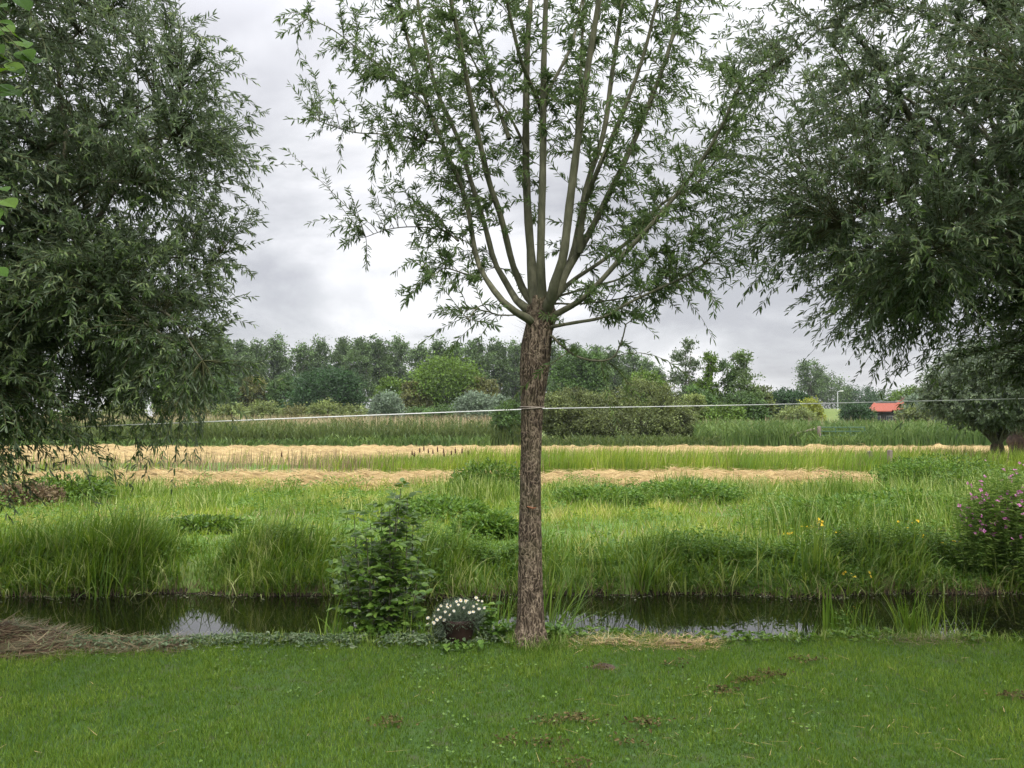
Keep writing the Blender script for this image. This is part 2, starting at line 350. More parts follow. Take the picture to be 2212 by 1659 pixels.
# lawn
n = 370000
y = 2.0 + 4.15 * rng.random(n) ** 0.85; x = (rng.random(n) * 2 - 1) * (0.66 * y + 1.9)
keep = (y < near_edge(x) - 0.02 + 0.05 * wob2(x, y, 6)) & ~(((x - xat(1305, 5.34)) / 0.085) ** 2 + ((y - 5.34) / 0.06) ** 2 < 1)
x, y = x[keep], y[keep]; n = len(x)
pt = wob2(x, y, 1.7); pf = wob2(x, y, 7.0, 5)
h = (0.024 + 0.014 * rng.random(n)) * (1 + 0.22 * pt + 0.18 * pf); wd = 0.0030 + 0.002 * rng.random(n)
az = rng.random(n) * 2 * pi
grass('lawn_grass', x, y, h * 1.25, wd, M_lawn, lean=0.35, curl=0.9, segs=2, v=np.clip(0.45 + 0.25 * rng.normal(0, 1, n) + 0.16 * pt + 0.15 * pf, 0, 1), az=az)
# wide-leaved clover in the lawn
n = 4500; x, y = scatter(n, 2.8, 5.6, 0.5, 0.8)
keep = (wob2(x, y, 1.3, 8) > 0.35) | (rng.random(n) < 0.05); x, y = x[keep], y[keep]; n = len(x)
pos = np.stack([x, y, gz(x, y) + 0.018 + 0.012 * rng.random(n)], -1); an = rng.random(n) * 2 * pi
d = np.stack([np.cos(an), np.sin(an), rng.normal(0.15, 0.2, n)], -1)
V, Q, v = leaves(pos, d, 0.014 + 0.008 * rng.random(n), 0.012 + 0.006 * rng.random(n), fold=0.1, curve=0.1)
tag(mesh_np('lawn_clover', V, Q, M_dherb, v=v), kind='stuff')

# far bank: tall arching grass just behind the waterline
GAPS = [(435, 60), (1230, 80), (1335, 80), (1660, 75), (1080, 35), (2075, 50)]
def gapf(px_): return np.prod([1 - .8 * np.exp(-((px_ - g_) / w_) ** 2) for g_, w_ in GAPS], axis=0)
parts = []
for px_, hh, ww, dens in [(40, .55, .5, 1.2), (130, .60, .4, 1.1), (215, .76, .45, 1.7), (275, .74, .4, 1.6), (340, .6, .30, 1.2), (500, .52, .3, 1.2), (560, .60, .35, 1.3), (620, .60, .4, 1.3), (690, .55, .3, 1.1),
                          (920, .55, .3, 1.0), (980, .44, .3, .9), (1090, .55, .3, 1.0), (1200, .50, .3, 1.0), (1280, .46, .3, 1.0), (1400, .70, .32, 1.4), (1460, .46, .3, 1), (1540, .40, .3, .7), (1610, .38, .3, .6), (1760, .52, .3, .8), (1880, .60, .35, 1.0), (1960, .60, .3, 1.0), (2060, .5, .3, .7), (2160, .5, .3, .6), (-120, .55, .6, 1.2), (-300, .55, .7, 1.3), (2350, .5, .6, 1)]:
    n = int(620 * dens * ww / 0.35); cxx = xat(px_, 9.6)
    x = cxx + rng.normal(0, ww * 0.42, n); dd_ = np.abs(rng.normal(0.0, 0.55, n)); y = far_edge(x) - 0.03 + dd_
    hgt = hh * (0.40 + 0.75 * rng.random(n)) * np.exp(-((x - cxx) / (ww * 1.4)) ** 2 * 0.6) * (.38 + .62 * np.clip(dd_ / .6, 0, 1)) * gapf(x / y * F + 1106)
    parts.append((x, y, hgt))
x = np.concatenate([p[0] for p in parts]); y = np.concatenate([p[1] for p in parts]); h = np.concatenate([p[2] for p in parts]); n = len(x)
wind = np.where(rng.random(n) < 0.62, rng.normal(0.0, 0.9, n), rng.random(n) * 2 * pi)
grass('bank_grass', x, y, h, 0.009 + 0.009 * rng.random(n), M_bank, lean=0.24, curl=1.7, segs=5, az=wind, v=np.clip(0.36 + 0.30 * rng.normal(0, 1, n) + 0.22 * wob2(x, y, 2.4), 0, 1))
n = 3400; x = (rng.random(n) * 2 - 1) * 8.5; y = far_edge(x) + rng.uniform(-.12, .25, n); keep = (wob2(x, y, 2.6, 31) > -.25); x, y = x[keep], y[keep]; n = len(x)
grass('overhanging_grass', x, y, (.16 + .36 * rng.random(n)) * (.35 + .65 * gapf(x / y * F + 1106)), .008 + .008 * rng.random(n), M_bank, lean=.45, curl=2.3, segs=6, az=rng.normal(-pi / 2, 1.0, n))
px_ = np.concatenate([rng.uniform(385, 480, 26), rng.uniform(1170, 1400, 90), rng.uniform(1590, 1740, 40)]); n = len(px_); y = far_edge(xat(px_, 9.3)) + rng.uniform(0, .35, n)
grass('thin_bank_blades', xat(px_, 1) * y, y, .25 + .35 * rng.random(n), .008 + .006 * rng.random(n), M_bank, lean=.3, curl=1.8, segs=6)
# general fringe, dead brown bottoms
n = 11000; x = (rng.random(n) * 2 - 1) * 8.5; u_ = rng.random(n) ** 1.2; y = far_edge(x) - 0.06 + 1.3 * u_
grass('bank_undergrowth', x, y, (0.07 + 0.16 * rng.random(n)) * (.6 + .9 * u_), 0.008 + 0.008 * rng.random(n), M_bank, lean=0.4, curl=1.4, segs=4, v=np.clip(0.3 + 0.2 * rng.normal(0, 1, n), 0, 1))
n = 26000; x = (rng.random(n) * 2 - 1) * 8.5; u_ = rng.random(n); y = far_edge(x) - .04 + 1.1 * u_; pxx = x / y * F + 1106
keep = (wob2(x, y, 1.9, 21) > .05) | (pxx > 1450); x, y, u_, pxx = x[keep], y[keep], u_[keep], pxx[keep]; n = len(x)
pos = np.stack([x, y, gz(x, y) + (.05 + .28 * rng.random(n)) * (.35 + .65 * u_) * gapf(pxx)], -1); an = rng.random(n) * 2 * pi
V, Q, v = leaves(pos, np.stack([np.cos(an), np.sin(an), rng.normal(.15, .35, n)], -1), .03 + .04 * rng.random(n), .014 + .018 * rng.random(n), curve=.2)
tag(mesh_np('bank_herbs', V, Q, M_herb, v=v * .8), kind='stuff')
n = 2600; x = (rng.random(n) * 2 - 1) * 8.5; y = far_edge(x) - 0.10 + 0.12 * rng.random(n)
grass('dead_bank_stalks', x, y, 0.08 + 0.2 * rng.random(n) ** 2, 0.004 + 0.005 * rng.random(n), M_brown, lean=0.6, curl=1.2, segs=3)

# meadow
n = 78000; x, y = scatter(n, 9.5, 19.6, 1.5, 0.8)
p1 = wob2(x, y, 0.9, 1); p2 = wob2(x, y, 2.6, 2); p3 = wob2(x, y, 0.45, 7)
h = (0.07 + 0.07 * rng.random(n)) * (1 + 0.6 * np.clip(p2, -0.6, 1) + 0.45 * np.clip(p1, -1, 1)) * (0.85 + 0.03 * y)
grass('meadow_grass', x, y, h, (0.006 + 0.006 * rng.random(n)) * (0.5 + y / 14), M_mead, lean=0.45, curl=1.2, segs=2, v=np.clip(0.42 + 0.28 * rng.normal(0, 1, n) + 0.34 * p1 + 0.28 * p2, 0, 1))
n = 9000; x, y = scatter(n, 10.2, 19.6, 1.5, 0.8); keep = wob2(x, y, 0.8, 15) > .1; x, y = x[keep], y[keep]; n = len(x)
grass('dry_meadow_grass', x, y, .10 + .14 * rng.random(n), .006 + .005 * rng.random(n), M_dry, lean=.5, curl=1.2, segs=2, v=rng.random(n) * .5)
# low broad-leaved herbs through the meadow
n = 60000; x, y = scatter(n, 9.5, 19.5, 1.5, 0.8)
keep = wob2(x, y, 1.2, 11) + 0.6 * wob2(x, y, 3.5, 4) > 0.25; x, y = x[keep], y[keep]; n = len(x)
amp = 0.08 + 0.22 * np.clip(wob2(x, y, 1.2, 11), 0, 1)
pos = np.stack([x, y, gz(x, y) + amp * (0.3 + 0.9 * rng.random(n))], -1); an = rng.random(n) * 2 * pi
d = np.stack([np.cos(an), np.sin(an), rng.normal(0.25, 0.35, n)], -1)
V, Q, v = leaves(pos, d, 0.035 + 0.035 * rng.random(n), 0.018 + 0.016 * rng.random(n))
tag(mesh_np('meadow_herbs', V, Q, M_herb, v=np.clip(v * 0.9 + 0.1, 0, 1)), kind='stuff')
# rushes and taller tufts in front of the first hay strip
parts = []
for k in range(85):
    if k < 12: px_, Y0, hh, dd = [(215, 16.5, .62, 260), (330, 16.8, .5, 300), (600, 16.5, .38, 150), (990, 16.2, .5, 260), (1040, 15.6, .62, 500), (1075, 15.4, .55, 380), (1250, 16.6, .5, 380), (1300, 16.9, .42, 200), (1470, 16.6, .58, 420), (1600, 16.5, .5, 300), (1530, 17, .4, 200), (1800, 15.5, .62, 200)][k]
    else: px_, Y0, hh, dd = rng.uniform(-60, 2300), rng.uniform(13.5, 19.2), rng.uniform(.22, .42), 110
    x = xat(px_, Y0) + rng.normal(0, 0.28, dd); y = Y0 + rng.normal(0, 0.3, dd)
    parts.append((x, y, hh * (0.5 + 0.6 * rng.random(dd))))
for k in range(60):
    px_, Y0, hh, dd = rng.uniform(1650, 2400), rng.uniform(11, 21), rng.uniform(.35, .75), 170
    x = xat(px_, Y0) + rng.normal(0, 0.3, dd); y = Y0 + rng.normal(0, 0.3, dd)
    if px_ < 1920 and Y0 > 13: hh *= .5
    if Y0 > 18: hh *= .6
    parts.append((x, y, hh * (0.5 + 0.6 * rng.random(dd))))
x, y, h = [np.concatenate([p[i] for p in parts]) for i in range(3)]; n = len(x)
grass('meadow_tufts', x, y, h, 0.010 + 0.008 * rng.random(n), M_bank, lean=0.25, curl=0.9, segs=3)

# tall strip of grass and reed between the two hay strips
n = 52000; x = (rng.random(n) * 2 - 1) * 22; y = 22.4 + 5.0 * rng.random(n)
pxl = x / y * F + 1106
left = np.clip((900 - pxl) / 250, 0, 1)
keep = rng.random(n) > 0.86 * left; x, y, pxl, left = x[keep], y[keep], pxl[keep], left[keep]; n = len(x)
h = (0.34 + 0.42 * rng.random(n)) * (1 + 0.30 * wob2(x, y, 0.8, 2)) * np.where(pxl > 1000, 0.98, 0.80)
brown = rng.random(n) < 0.62 * left + 0.05
grass('ditch_reeds', x[~brown], y[~brown], h[~brown], 0.014 + 0.012 * rng.random((~brown).sum()), M_mead, lean=0.2, curl=0.8, segs=3, az=rng.normal(0, 1.0, (~brown).sum()), v=np.clip(0.35 + 0.25 * rng.normal(0, 1, (~brown).sum()), 0, 1))
grass('dry_stalks', x[brown], y[brown], h[brown] * 1.1, 0.012 + 0.01 * rng.random(brown.sum()), M_brown, lean=0.15, curl=0.4, segs=2, v=0.3 + 0.7 * rng.random(brown.sum()))

# hay strips
def hay(name, y0, y1, xl, xr, seed, lab):
    xs_ = np.arange(xl, xr, 0.16); m = 36; tt = np.linspace(0, 1, m)
    XX, TT = np.meshgrid(xs_, tt)
    e0 = y0 + 0.45 * wob2(xs_, xs_ * 0, 1.3, seed); e1 = y1 + 0.35 * wob2(xs_, xs_ * 0, 0.4, seed + 2)
    YY = e0[None] * (1 - TT) + e1[None] * TT
    ZZ = 0.15 * np.clip(np.sin(pi * TT), 0, 1) ** 0.4 + 0.09 * wob2(XX.ravel() * .7, YY.ravel() * 1.3, 1.6, seed).reshape(XX.shape) + 0.07 * wob2(XX.ravel() * 1.0, YY.ravel() * 2.6, 3.5, seed + 1).reshape(XX.shape)
    ZZ = ZZ * np.clip(np.minimum(TT, 1 - TT) * 8, 0, 1) - 0.02 + gz(XX.ravel(), YY.ravel()).reshape(XX.shape)
    nx_ = len(xs_); V = np.stack([XX.ravel(), YY.ravel(), ZZ.ravel()], -1)
    i = np.arange(m - 1)[:, None] * nx_; j = np.arange(nx_ - 1)[None]
    Q = np.stack([i + j, i + j + 1, i + j + 1 + nx_, i + j + nx_], -1).reshape(-1, 4)
    nb = 26000; r = rng.integers(0, len(V), nb); base = V[r] + rng.normal(0, 0.05, (nb, 3)) * np.array([1, 1, 0.15]) + np.array([0, 0, 0.02])
    Vb, Qb, vb = blades(base, 0.12 + 0.22 * rng.random(nb), 0.012 + 0.012 * rng.random(nb), rng.normal(0, 0.5, nb) + pi * (rng.random(nb) < 0.5), 1.2 + 0.25 * rng.random(nb), 0.5 * rng.random(nb), 2)
    Vc = np.concatenate([V, Vb]); Qc = np.concatenate([Q, Qb + len(V)])
    o = mesh_np(name, Vc, Qc, [M_haybed, M_hay], v=np.concatenate([np.full(len(V), 0.5), vb]), mi=np.concatenate([np.zeros(len(Q)), np.ones(len(Qb))]), smooth=True)
    tag(o, lab, kind='stuff')
hay('mown_hay', 18.0, 22.8, -17, xat(1905, 20), 1, 'nearer strip of dry golden mown hay lying across the meadow')
hay('mown_hay', 27.5, 44.0, -40, 36, 5, 'farther and wider strip of dry golden mown hay in front of the reeds')

# reed belt behind the hay
def reeds(name, pl, pr, y0, y1, hh, n, mat, wv=0.03, plume=0.0):
    y = y0 + (y1 - y0) * rng.random(n) ** 1.3; px_ = pl + (pr - pl) * rng.random(n); x = (px_ - 1106) / F * y
    h = hh * (0.72 + 0.28 * rng.random(n)) * (1 + 0.07 * wob2(x, y, 0.5, 3)) * np.where(y < y0 + 0.9, 0.55 + 0.5 * rng.random(n), 1)
    grass(name, x, y, h, wv * (0.7 + 0.7 * rng.random(n)), mat, lean=0.12, curl=0.6, segs=3, twist=1.5)
    # side leaves that hang off the stems
    k = int(n * .8); r = rng.integers(0, n, k); pos = np.stack([x[r], y[r], gz(x[r], y[r]) + h[r] * (0.3 + 0.6 * rng.random(k))], -1)
    an = rng.random(k) * 2 * pi; d = np.stack([np.cos(an), np.sin(an), 1.3 + 0.6 * rng.random(k)], -1)
    V, Q, v = leaves(pos, d, 0.22 + 0.22 * rng.random(k), np.full(k, 0.03), curve=0.25)
    tag(mesh_np(name + '_leaves', V, Q, mat, v=v), kind='stuff')
    if plume > 0:
        k = int(n * plume); y = y0 + 1 + (y1 - y0 + 1) * rng.random(k); px_ = pl + (pr - pl) * rng.random(k); x = (px_ - 1106) / F * y
        grass('reed_plumes', x, y, hh * (0.95 + 0.28 * rng.random(k)), 0.03 + 0.02 * rng.random(k), M_dry, lean=0.07, curl=0.3, segs=2)
reeds('reed_belt', -80, 1130, 45, 52, 1.50, 26000, M_reed, 0.035, 0.22)
reeds('light_reeds', 1500, 2250, 45, 56, 1.42, 20000, M_reedl, 0.035, 0.02)
reeds('light_reeds', 690, 1060, 44.2, 45.4, 0.62, 1300, M_reedl, 0.04)
reeds('light_reeds', -80, 690, 44.3, 45.2, 0.30, 1200, M_reedl, 0.04)
reeds('light_reeds', 1730, 1900, 44.0, 45.2, 0.75, 700, M_reedl, 0.04)
reeds('light_reeds', 1130, 1560, 44.2, 45.4, 0.55, 1500, M_reed, 0.04)

# ------------------------------------------------------------------ willow pollards
def limb_mesh(root, P, r0, r1, mat=None, sides=8, name='limb'):
    K = len(P); t = np.linspace(0, 1, K)
    rr = r1 + (r0 - r1) * (1 - t) ** 0.8; rr[:5] *= np.array([1.55, 1.4, 1.25, 1.14, 1.06])
    rr = rr * (1 + 0.05 * np.sin(np.arange(K) * 2.1))
    V, Q, v = tubes(P[None], rr[None], sides)
    return mesh_np(name, V, Q, mat or M_limb, root, v=v, smooth=True)

def foliage(root, limbs, targets, leafmat_, nleaf=26, leaf=(0.055, 0.08), lw=0.2, droop=0.25, twigr=0.0035, knob=None, start=0.25, maxlen=1.3):
    """twigs grow from the nearest limb to the target points, leaves sit along them"""
    LP = np.concatenate([l_[len(l_) // 6:] for l_ in limbs])
    n = len(targets); A = np.zeros((n, 3))
    for s in range(0, n, 2000):
        D = np.linalg.norm(targets[s:s + 2000, None] - LP[None], axis=2)
        D += 0.5 * np.clip(LP[None, :, 2] - targets[s:s + 2000, None, 2], 0, 9)
        D += 0.25 * np.linalg.norm(LP - knob, axis=1)[None]
        A[s:s + 2000] = LP[np.argmin(D, 1)]
    dv = targets - A; dist = np.linalg.norm(dv, axis=1)
    f = np.minimum(1, maxlen / np.maximum(dist, 1e-6)); A = targets - dv * f[:, None] * 1.0; dist = dist * f
    mid = A + (targets - A) * 0.55 + np.array([0, 0, 1]) * (0.12 * dist)[:, None] + rng.normal(0, 0.13, (n, 3)) * dist[:, None]
    end = targets - np.array([0, 0, 1]) * (droop * dist * 0.5)[:, None] + rng.normal(0, 0.07, (n, 3))
    K = 7; t = np.linspace(0, 1, K)[None, :, None]
    P = (1 - t) ** 2 * A[:, None] + 2 * t * (1 - t) * mid[:, None] + t ** 2 * end[:, None]
    V, Q, v = tubes(P, np.repeat(np.linspace(twigr, 0.0012, K)[None], n, 0), 3)
    mesh_np('twigs', V, Q, M_twig, root, v=v, smooth=True)
    # leaves
    u = start + (1 - start) * rng.random((n, nleaf)) ** 0.85; u[:, 0] = 1.0
    tt = u[..., None]
    pos = (1 - tt) ** 2 * A[:, None] + 2 * tt * (1 - tt) * mid[:, None] + tt ** 2 * end[:, None]
    tan = nrm(2 * (1 - tt) * (mid - A)[:, None] + 2 * tt * (end - mid)[:, None])
    rnd = rng.normal(0, 1, pos.shape); side = nrm(rnd - (rnd * tan).sum(-1, keepdims=True) * tan)
    d = tan * 0.75 + side * rng.uniform(0.4, 1.25, u.shape)[..., None] + np.array([0, 0, -0.15])
    d[:, 0] = tan[:, 0]
    pos = pos.reshape(-1, 3); d = d.reshape(-1, 3); k = len(pos)
    ln = rng.uniform(*leaf, k) * (0.75 + 0.35 * rng.random(k)); 
    tv = np.repeat(rng.normal(0, 0.19, n), nleaf)
    v = np.clip(0.42 + tv + rng.normal(0, 0.2, k) + 0.45 * (u.ravel() - 0.65), 0, 1)
    V, Q, v = leaves(pos, d, ln, ln * lw * (0.8 + 0.4 * rng.random(k)), v=v, curve=0.1, fold=0.22)
    return mesh_np('foliage', V, Q, leafmat_, root, v=v)

def trunk_mesh(root, path, radii, mat, sides=40, name='trunk', lump=0.04, K=70):
    P = smooth_path(path, K); rr = np.interp(np.linspace(0, 1, K), np.linspace(0, 1, len(radii)), radii)
    V, Q, v = tubes(P[None], rr[None], sides)
    Cn = np.repeat(P, sides, 0); d = V - Cn
    a = np.arctan2(d[:, 1], d[:, 0]); z = V[:, 2]
    f = 1 + lump * wob(np.stack([np.cos(a) * 3, np.sin(a) * 3, z * 3], -1), 1.2) + 0.4 * lump * np.sin(a * 17 + 2 * np.sin(z * 9)) 
    top = len(V); V = np.vstack([Cn + d * f[:, None], P[-1]])
    base = (K - 1) * sides; j = np.arange(sides); T = np.stack([base + j, base + (j + 1) % sides, np.full(sides, top)], -1)
    return mesh_np(name, V, Q, mat, root, T=T, v=np.zeros(len(V)), smooth=True)

TY = 5.85
# --- the middle pollard: limbs follow the photograph, each at its own depth
tx = xat(1144, TY)
root = thing('pollard_willow', 'slender young pollard willow with bare trunk standing alone mid lawn edge, sky behind its limbs', 'tree', (0, 0, 0), 'pollard willows along the ditch')
root.location = (tx, TY, 0)
def loc(P): return P - np.array([tx, TY, 0])
trunk_mesh(root, [loc(np.array([tx, TY, -0.03])), loc(at(1146, 1300, TY)), loc(at(1145, 1100, TY)), loc(at(1149, 900, TY)), loc(at(1158, 760, TY)), loc(at(1166, 700, TY)), loc(at(1169, 668, TY)), loc(at(1170, 640, TY))],
           [0.150, 0.102, 0.091, 0.086, 0.082, 0.078, 0.074, 0.072, 0.073, 0.076, 0.086, 0.102, 0.104, 0.094, 0.066], M_bark, sides=64, lump=0.05, K=120)
LIMBS = [
 ([(1155, 695), (1119, 677), (1092, 657), (1069, 630), (1049, 601), (1028, 553), (1011, 452), (991, 388), (967, 337), (944, 280), (920, 216), (890, 120), (860, 0), (845, -90)], -.3, .75, .021),
 ([(1139, 671), (1127, 660), (1109, 638), (1094, 611), (1076, 583), (1061, 542), (1048, 489), (1014, 381), (991, 303), (970, 256), (945, 200), (925, 120), (905, 20), (890, -120)], .1, .9, .023),
 ([(1150, 660), (1137, 638), (1123, 609), (1106, 566), (1082, 468), (1058, 398), (1034, 297), (1014, 202), (997, 108), (974, 0), (955, -150)], .3, -.5, .026),
 ([(1158, 676), (1153, 640), (1147, 552), (1139, 438), (1136, 303), (1139, 101), (1146, 0), (1150, -170)], .05, .25, .034),
 ([(1170, 670), (1170, 630), (1168, 552), (1173, 337), (1174, 168), (1179, 0), (1183, -160)], -.08, -.25, .031),
 ([(1173, 240), (1160, 212), (1129, 141), (1110, 70), (1095, 0), (1080, -100)], -.2, -.6, .017),
 ([(1175, 240), (1183, 200), (1233, 101), (1257, 0), (1275, -90)], -.18, .3, .013),
 ([(1168, 700), (1180, 670), (1192, 640), (1200, 603), (1217, 552), (1233, 421), (1257, 236), (1277, 101), (1294, 0), (1312, -130)], -.1, -.5, .034),
 ([(1185, 665), (1195, 640), (1215, 600), (1240, 539), (1267, 404), (1304, 286), (1321, 168), (1345, 0), (1360, -120)], .1, .55, .027),
 ([(1185, 660), (1205, 600), (1228, 500), (1240, 380), (1247, 270), (1257, 101), (1262, -60)], .2, .7, .020),
 ([(1190, 665), (1207, 628), (1221, 590), (1243, 556), (1280, 490), (1320, 410), (1355, 337), (1400, 230), (1450, 90), (1480, -60)], -.05, .3, .027),
 ([(1250, 545), (1262, 450), (1290, 370), (1334, 270), (1355, 219), (1390, 120), (1420, 0), (1440, -80)], -.2, -.6, .019),
 ([(1190, 650), (1207, 632), (1241, 603), (1303, 562), (1370, 510), (1430, 440), (1500, 400), (1560, 330)], .1, .7, .017),
 ([(1180, 695), (1194, 683), (1252, 650), (1292, 613), (1355, 542), (1420, 470), (1500, 370), (1555, 280), (1600, 180)], -.1, -.6, .020),
 ([(1185, 650), (1200, 642), (1276, 620), (1350, 597), (1420, 545), (1490, 520)], .15, .6, .010),
 ([(1180, 708), (1192, 706), (1241, 697), (1303, 685), (1355, 656), (1420, 625), (1480, 597), (1520, 570)], -.1, -.4, .013),
 ([(1178, 722), (1190, 726), (1211, 744), (1241, 767), (1282, 779), (1323, 773), (1343, 736), (1352, 700)], -.1, -.3, .010),
 ([(1185, 656), (1200, 656), (1258, 656), (1355, 642), (1400, 625), (1425, 600)], .1, .4, .008),
 ([(1100, 300), (1062, 190), (1045, 110), (1020, 30), (1000, -60)], .3, .1, .011),
 ([(1140, 330), (1100, 250), (1050, 185), (1010, 110), (960, 60)], .1, .4, .010),
 ([(990, 520), (960, 500), (900, 490), (840, 495), (790, 512)], .35, .5, .006),
 ([(955, 310), (900, 300), (830, 290), (760, 285), (690, 262)], .45, .4, .007),
 ([(925, 230), (860, 180), (790, 120), (720, 65), (665, 40)], .6, .5, .008),
 ([(1040, 600), (1000, 590), (960, 580), (930, 600)], .1, -.2, .006),
 ([(1110, 670), (1075, 680), (1040, 660), (1010, 690)], -.1, -.4, .006),
]
limbs = []
for pts, y0, y1, r0 in LIMBS:
    K0 = len(pts); P = np.array([at(px_, py_, TY + (y0 * min(1, i / 2.0) if i < 2 else y0 + (y1 - y0) * (i / (K0 - 1)) ** 1.2)) for i, (px_, py_) in enumerate(pts)])
    if pts[0][1] > 640: P[0] = at(1168, pts[0][1] + 8, TY); 
    P = loc(smooth_path(P, 30)); limbs.append(P)
    limb_mesh(root, P, r0 * 1.02, r0 * .42, sides=10)
kn = limbs[0][0]
# burrs on the pollard head
an_, el_ = np.meshgrid(np.linspace(0, 2 * pi, 49)[:-1], np.linspace(-pi / 2 + .05, pi / 2 - .05, 26)); an_, el_ = an_.ravel(), el_.ravel()
dd_ = np.stack([np.cos(el_) * np.cos(an_), np.cos(el_) * np.sin(an_), np.sin(el_)], -1)
rb = 1 + .16 * wob(dd_ * 2.2, 1.3) + .10 * wob(dd_ * 6, 1.5)
hc = loc(at(1168, 684, TY)); Vb = hc + dd_ * rb[:, None] * np.array([.108, .105, .135])
kk = np.arange(25)[:, None] * 48; jj = np.arange(48)[None]; Qb = np.stack([kk + jj, kk + (jj + 1) % 48, kk + 48 + (jj + 1) % 48, kk + 48 + jj], -1).reshape(-1, 4)
mesh_np('pollard_head', Vb, Qb, noisemat('burr_bark', [(.035, .028, .018), (.085, .066, .045), (.15, .125, .085)], scale=34, detail=9, bump=1.0, bdist=.02), root, smooth=True)
# shaggy sprouts on the knob
k = 160; an = rng.random(k) * 2 * pi; zz = zat(700, TY) + rng.normal(0, 0.08, k)
base = loc(np.stack([xat(1168, TY) + 0.08 * np.cos(an), TY + 0.08 * np.sin(an), zz], -1))
V, Q, v = blades(base, 0.05 + 0.10 * rng.random(k), np.full(k, 0.004), an, 0.9 + 0.5 * rng.random(k), -0.5 * rng.random(k), 3)
mesh_np('sprouts', V, Q, M_limb, root, v=v)['kind'] = 'stuff'
# twig targets: near the limbs, thinning low down the trunk side
T = []
W = np.array([max(0.2, np.linalg.norm(np.diff(P, axis=0), axis=1).sum()) for P in limbs]); W[3:5] *= 0.75; W[7] *= 0.6; W[-7:] *= 1.3; W[:3] *= 1.25; W[12:17] *= 1.5
cnt = (W / W.sum() * 1330).astype(int)
for P, c in zip(limbs, cnt):
    s = 0.15 + 0.85 * rng.random(c) ** 0.7 if np.linalg.norm(P[0] - kn) < 0.6 else rng.random(c)
    q = P[(s * (len(P) - 1)).astype(int)]; rad = 0.20 + 0.36 * np.sin(np.clip(s, 0, 1) * pi * 0.9)
    dd = nrm(rng.normal(0, 1, (c, 3)) * np.array([1, 1, 0.8]) + np.array([np.sign(P[-1, 0] - P[0, 0]) * 0.5, 0, 0.25]))
    T.append(q + dd * (rad * rng.uniform(0.5, 1.35, c))[:, None])
T = np.concatenate(T); T = T[(T[:, 2] > 1.55)]
zl = T[:, 2]; keep = ~((np.abs(T[:, 0] - 0.08) < 0.45) & (zl < 3.3) & (rng.random(len(T)) < 0.55)); T = T[keep]
T = T[~((T[:, 2] < 2.25) & (rng.random(len(T)) < .65))]
foliage(root, limbs, T, M_will, 35, (0.045, 0.072), 0.18, knob=kn, droop=0.2, maxlen=0.95, start=.12)
# the cut mark on the trunk
cp = loc(at(1148, 1093, TY)) + np.array([0, -0.088, 0])
def wedge(c, w_, h_, d_):
    V = np.array([[-w_, 0, 0], [0, -d_, h_], [w_, 0, h_ * .3], [0, -d_, -h_], [w_ * 1.1, 0, -h_ * .2], [-w_ * .9, 0.01, -h_ * .4]]) + c
    return V
V, Q, v = blades(np.array([cp + [-.03, 0, .0], cp + [-.025, -.002, .004], cp + [0.0, -.003, .0]]), np.array([.06, .055, .035]), np.array([.012, .01, .02]), np.array([0, 0, 0.0]), np.array([1.5, 1.7, 1.2]), np.array([.2, .1, .3]), 3, twist=0.0)
V[:, 2] = cp[2] + (V[:, 2] - cp[2]) * 0.6
V, Q, v = tubes(np.array([smooth_path([cp + [-.035, .022, .006], cp + [-.012, -.001, .0], cp + [.012, -.003, -.006], cp + [.03, .008, 0]], 8)]), np.array([[.002, .004, .006, .007, .007, .006, .004, .002]]), 6)
mesh_np('cut_mark', V, Q, plain('fresh_wood', (0.22, 0.09, 0.04)), root, v=v, smooth=True)['label'] = 'reddish gash in the bark at chest height'

def ell_pts(ells, n, bias=0.45):
    vol = np.array([e_[3] * e_[4] * e_[5] for e_ in ells]); c = rng.choice(len(ells), n, p=vol / vol.sum())
    E = np.array(ells)[c]; d = nrm(rng.normal(0, 1, (n, 3))); r = rng.random(n) ** bias
    return E[:, :3] + d * r[:, None] * E[:, 3:6]

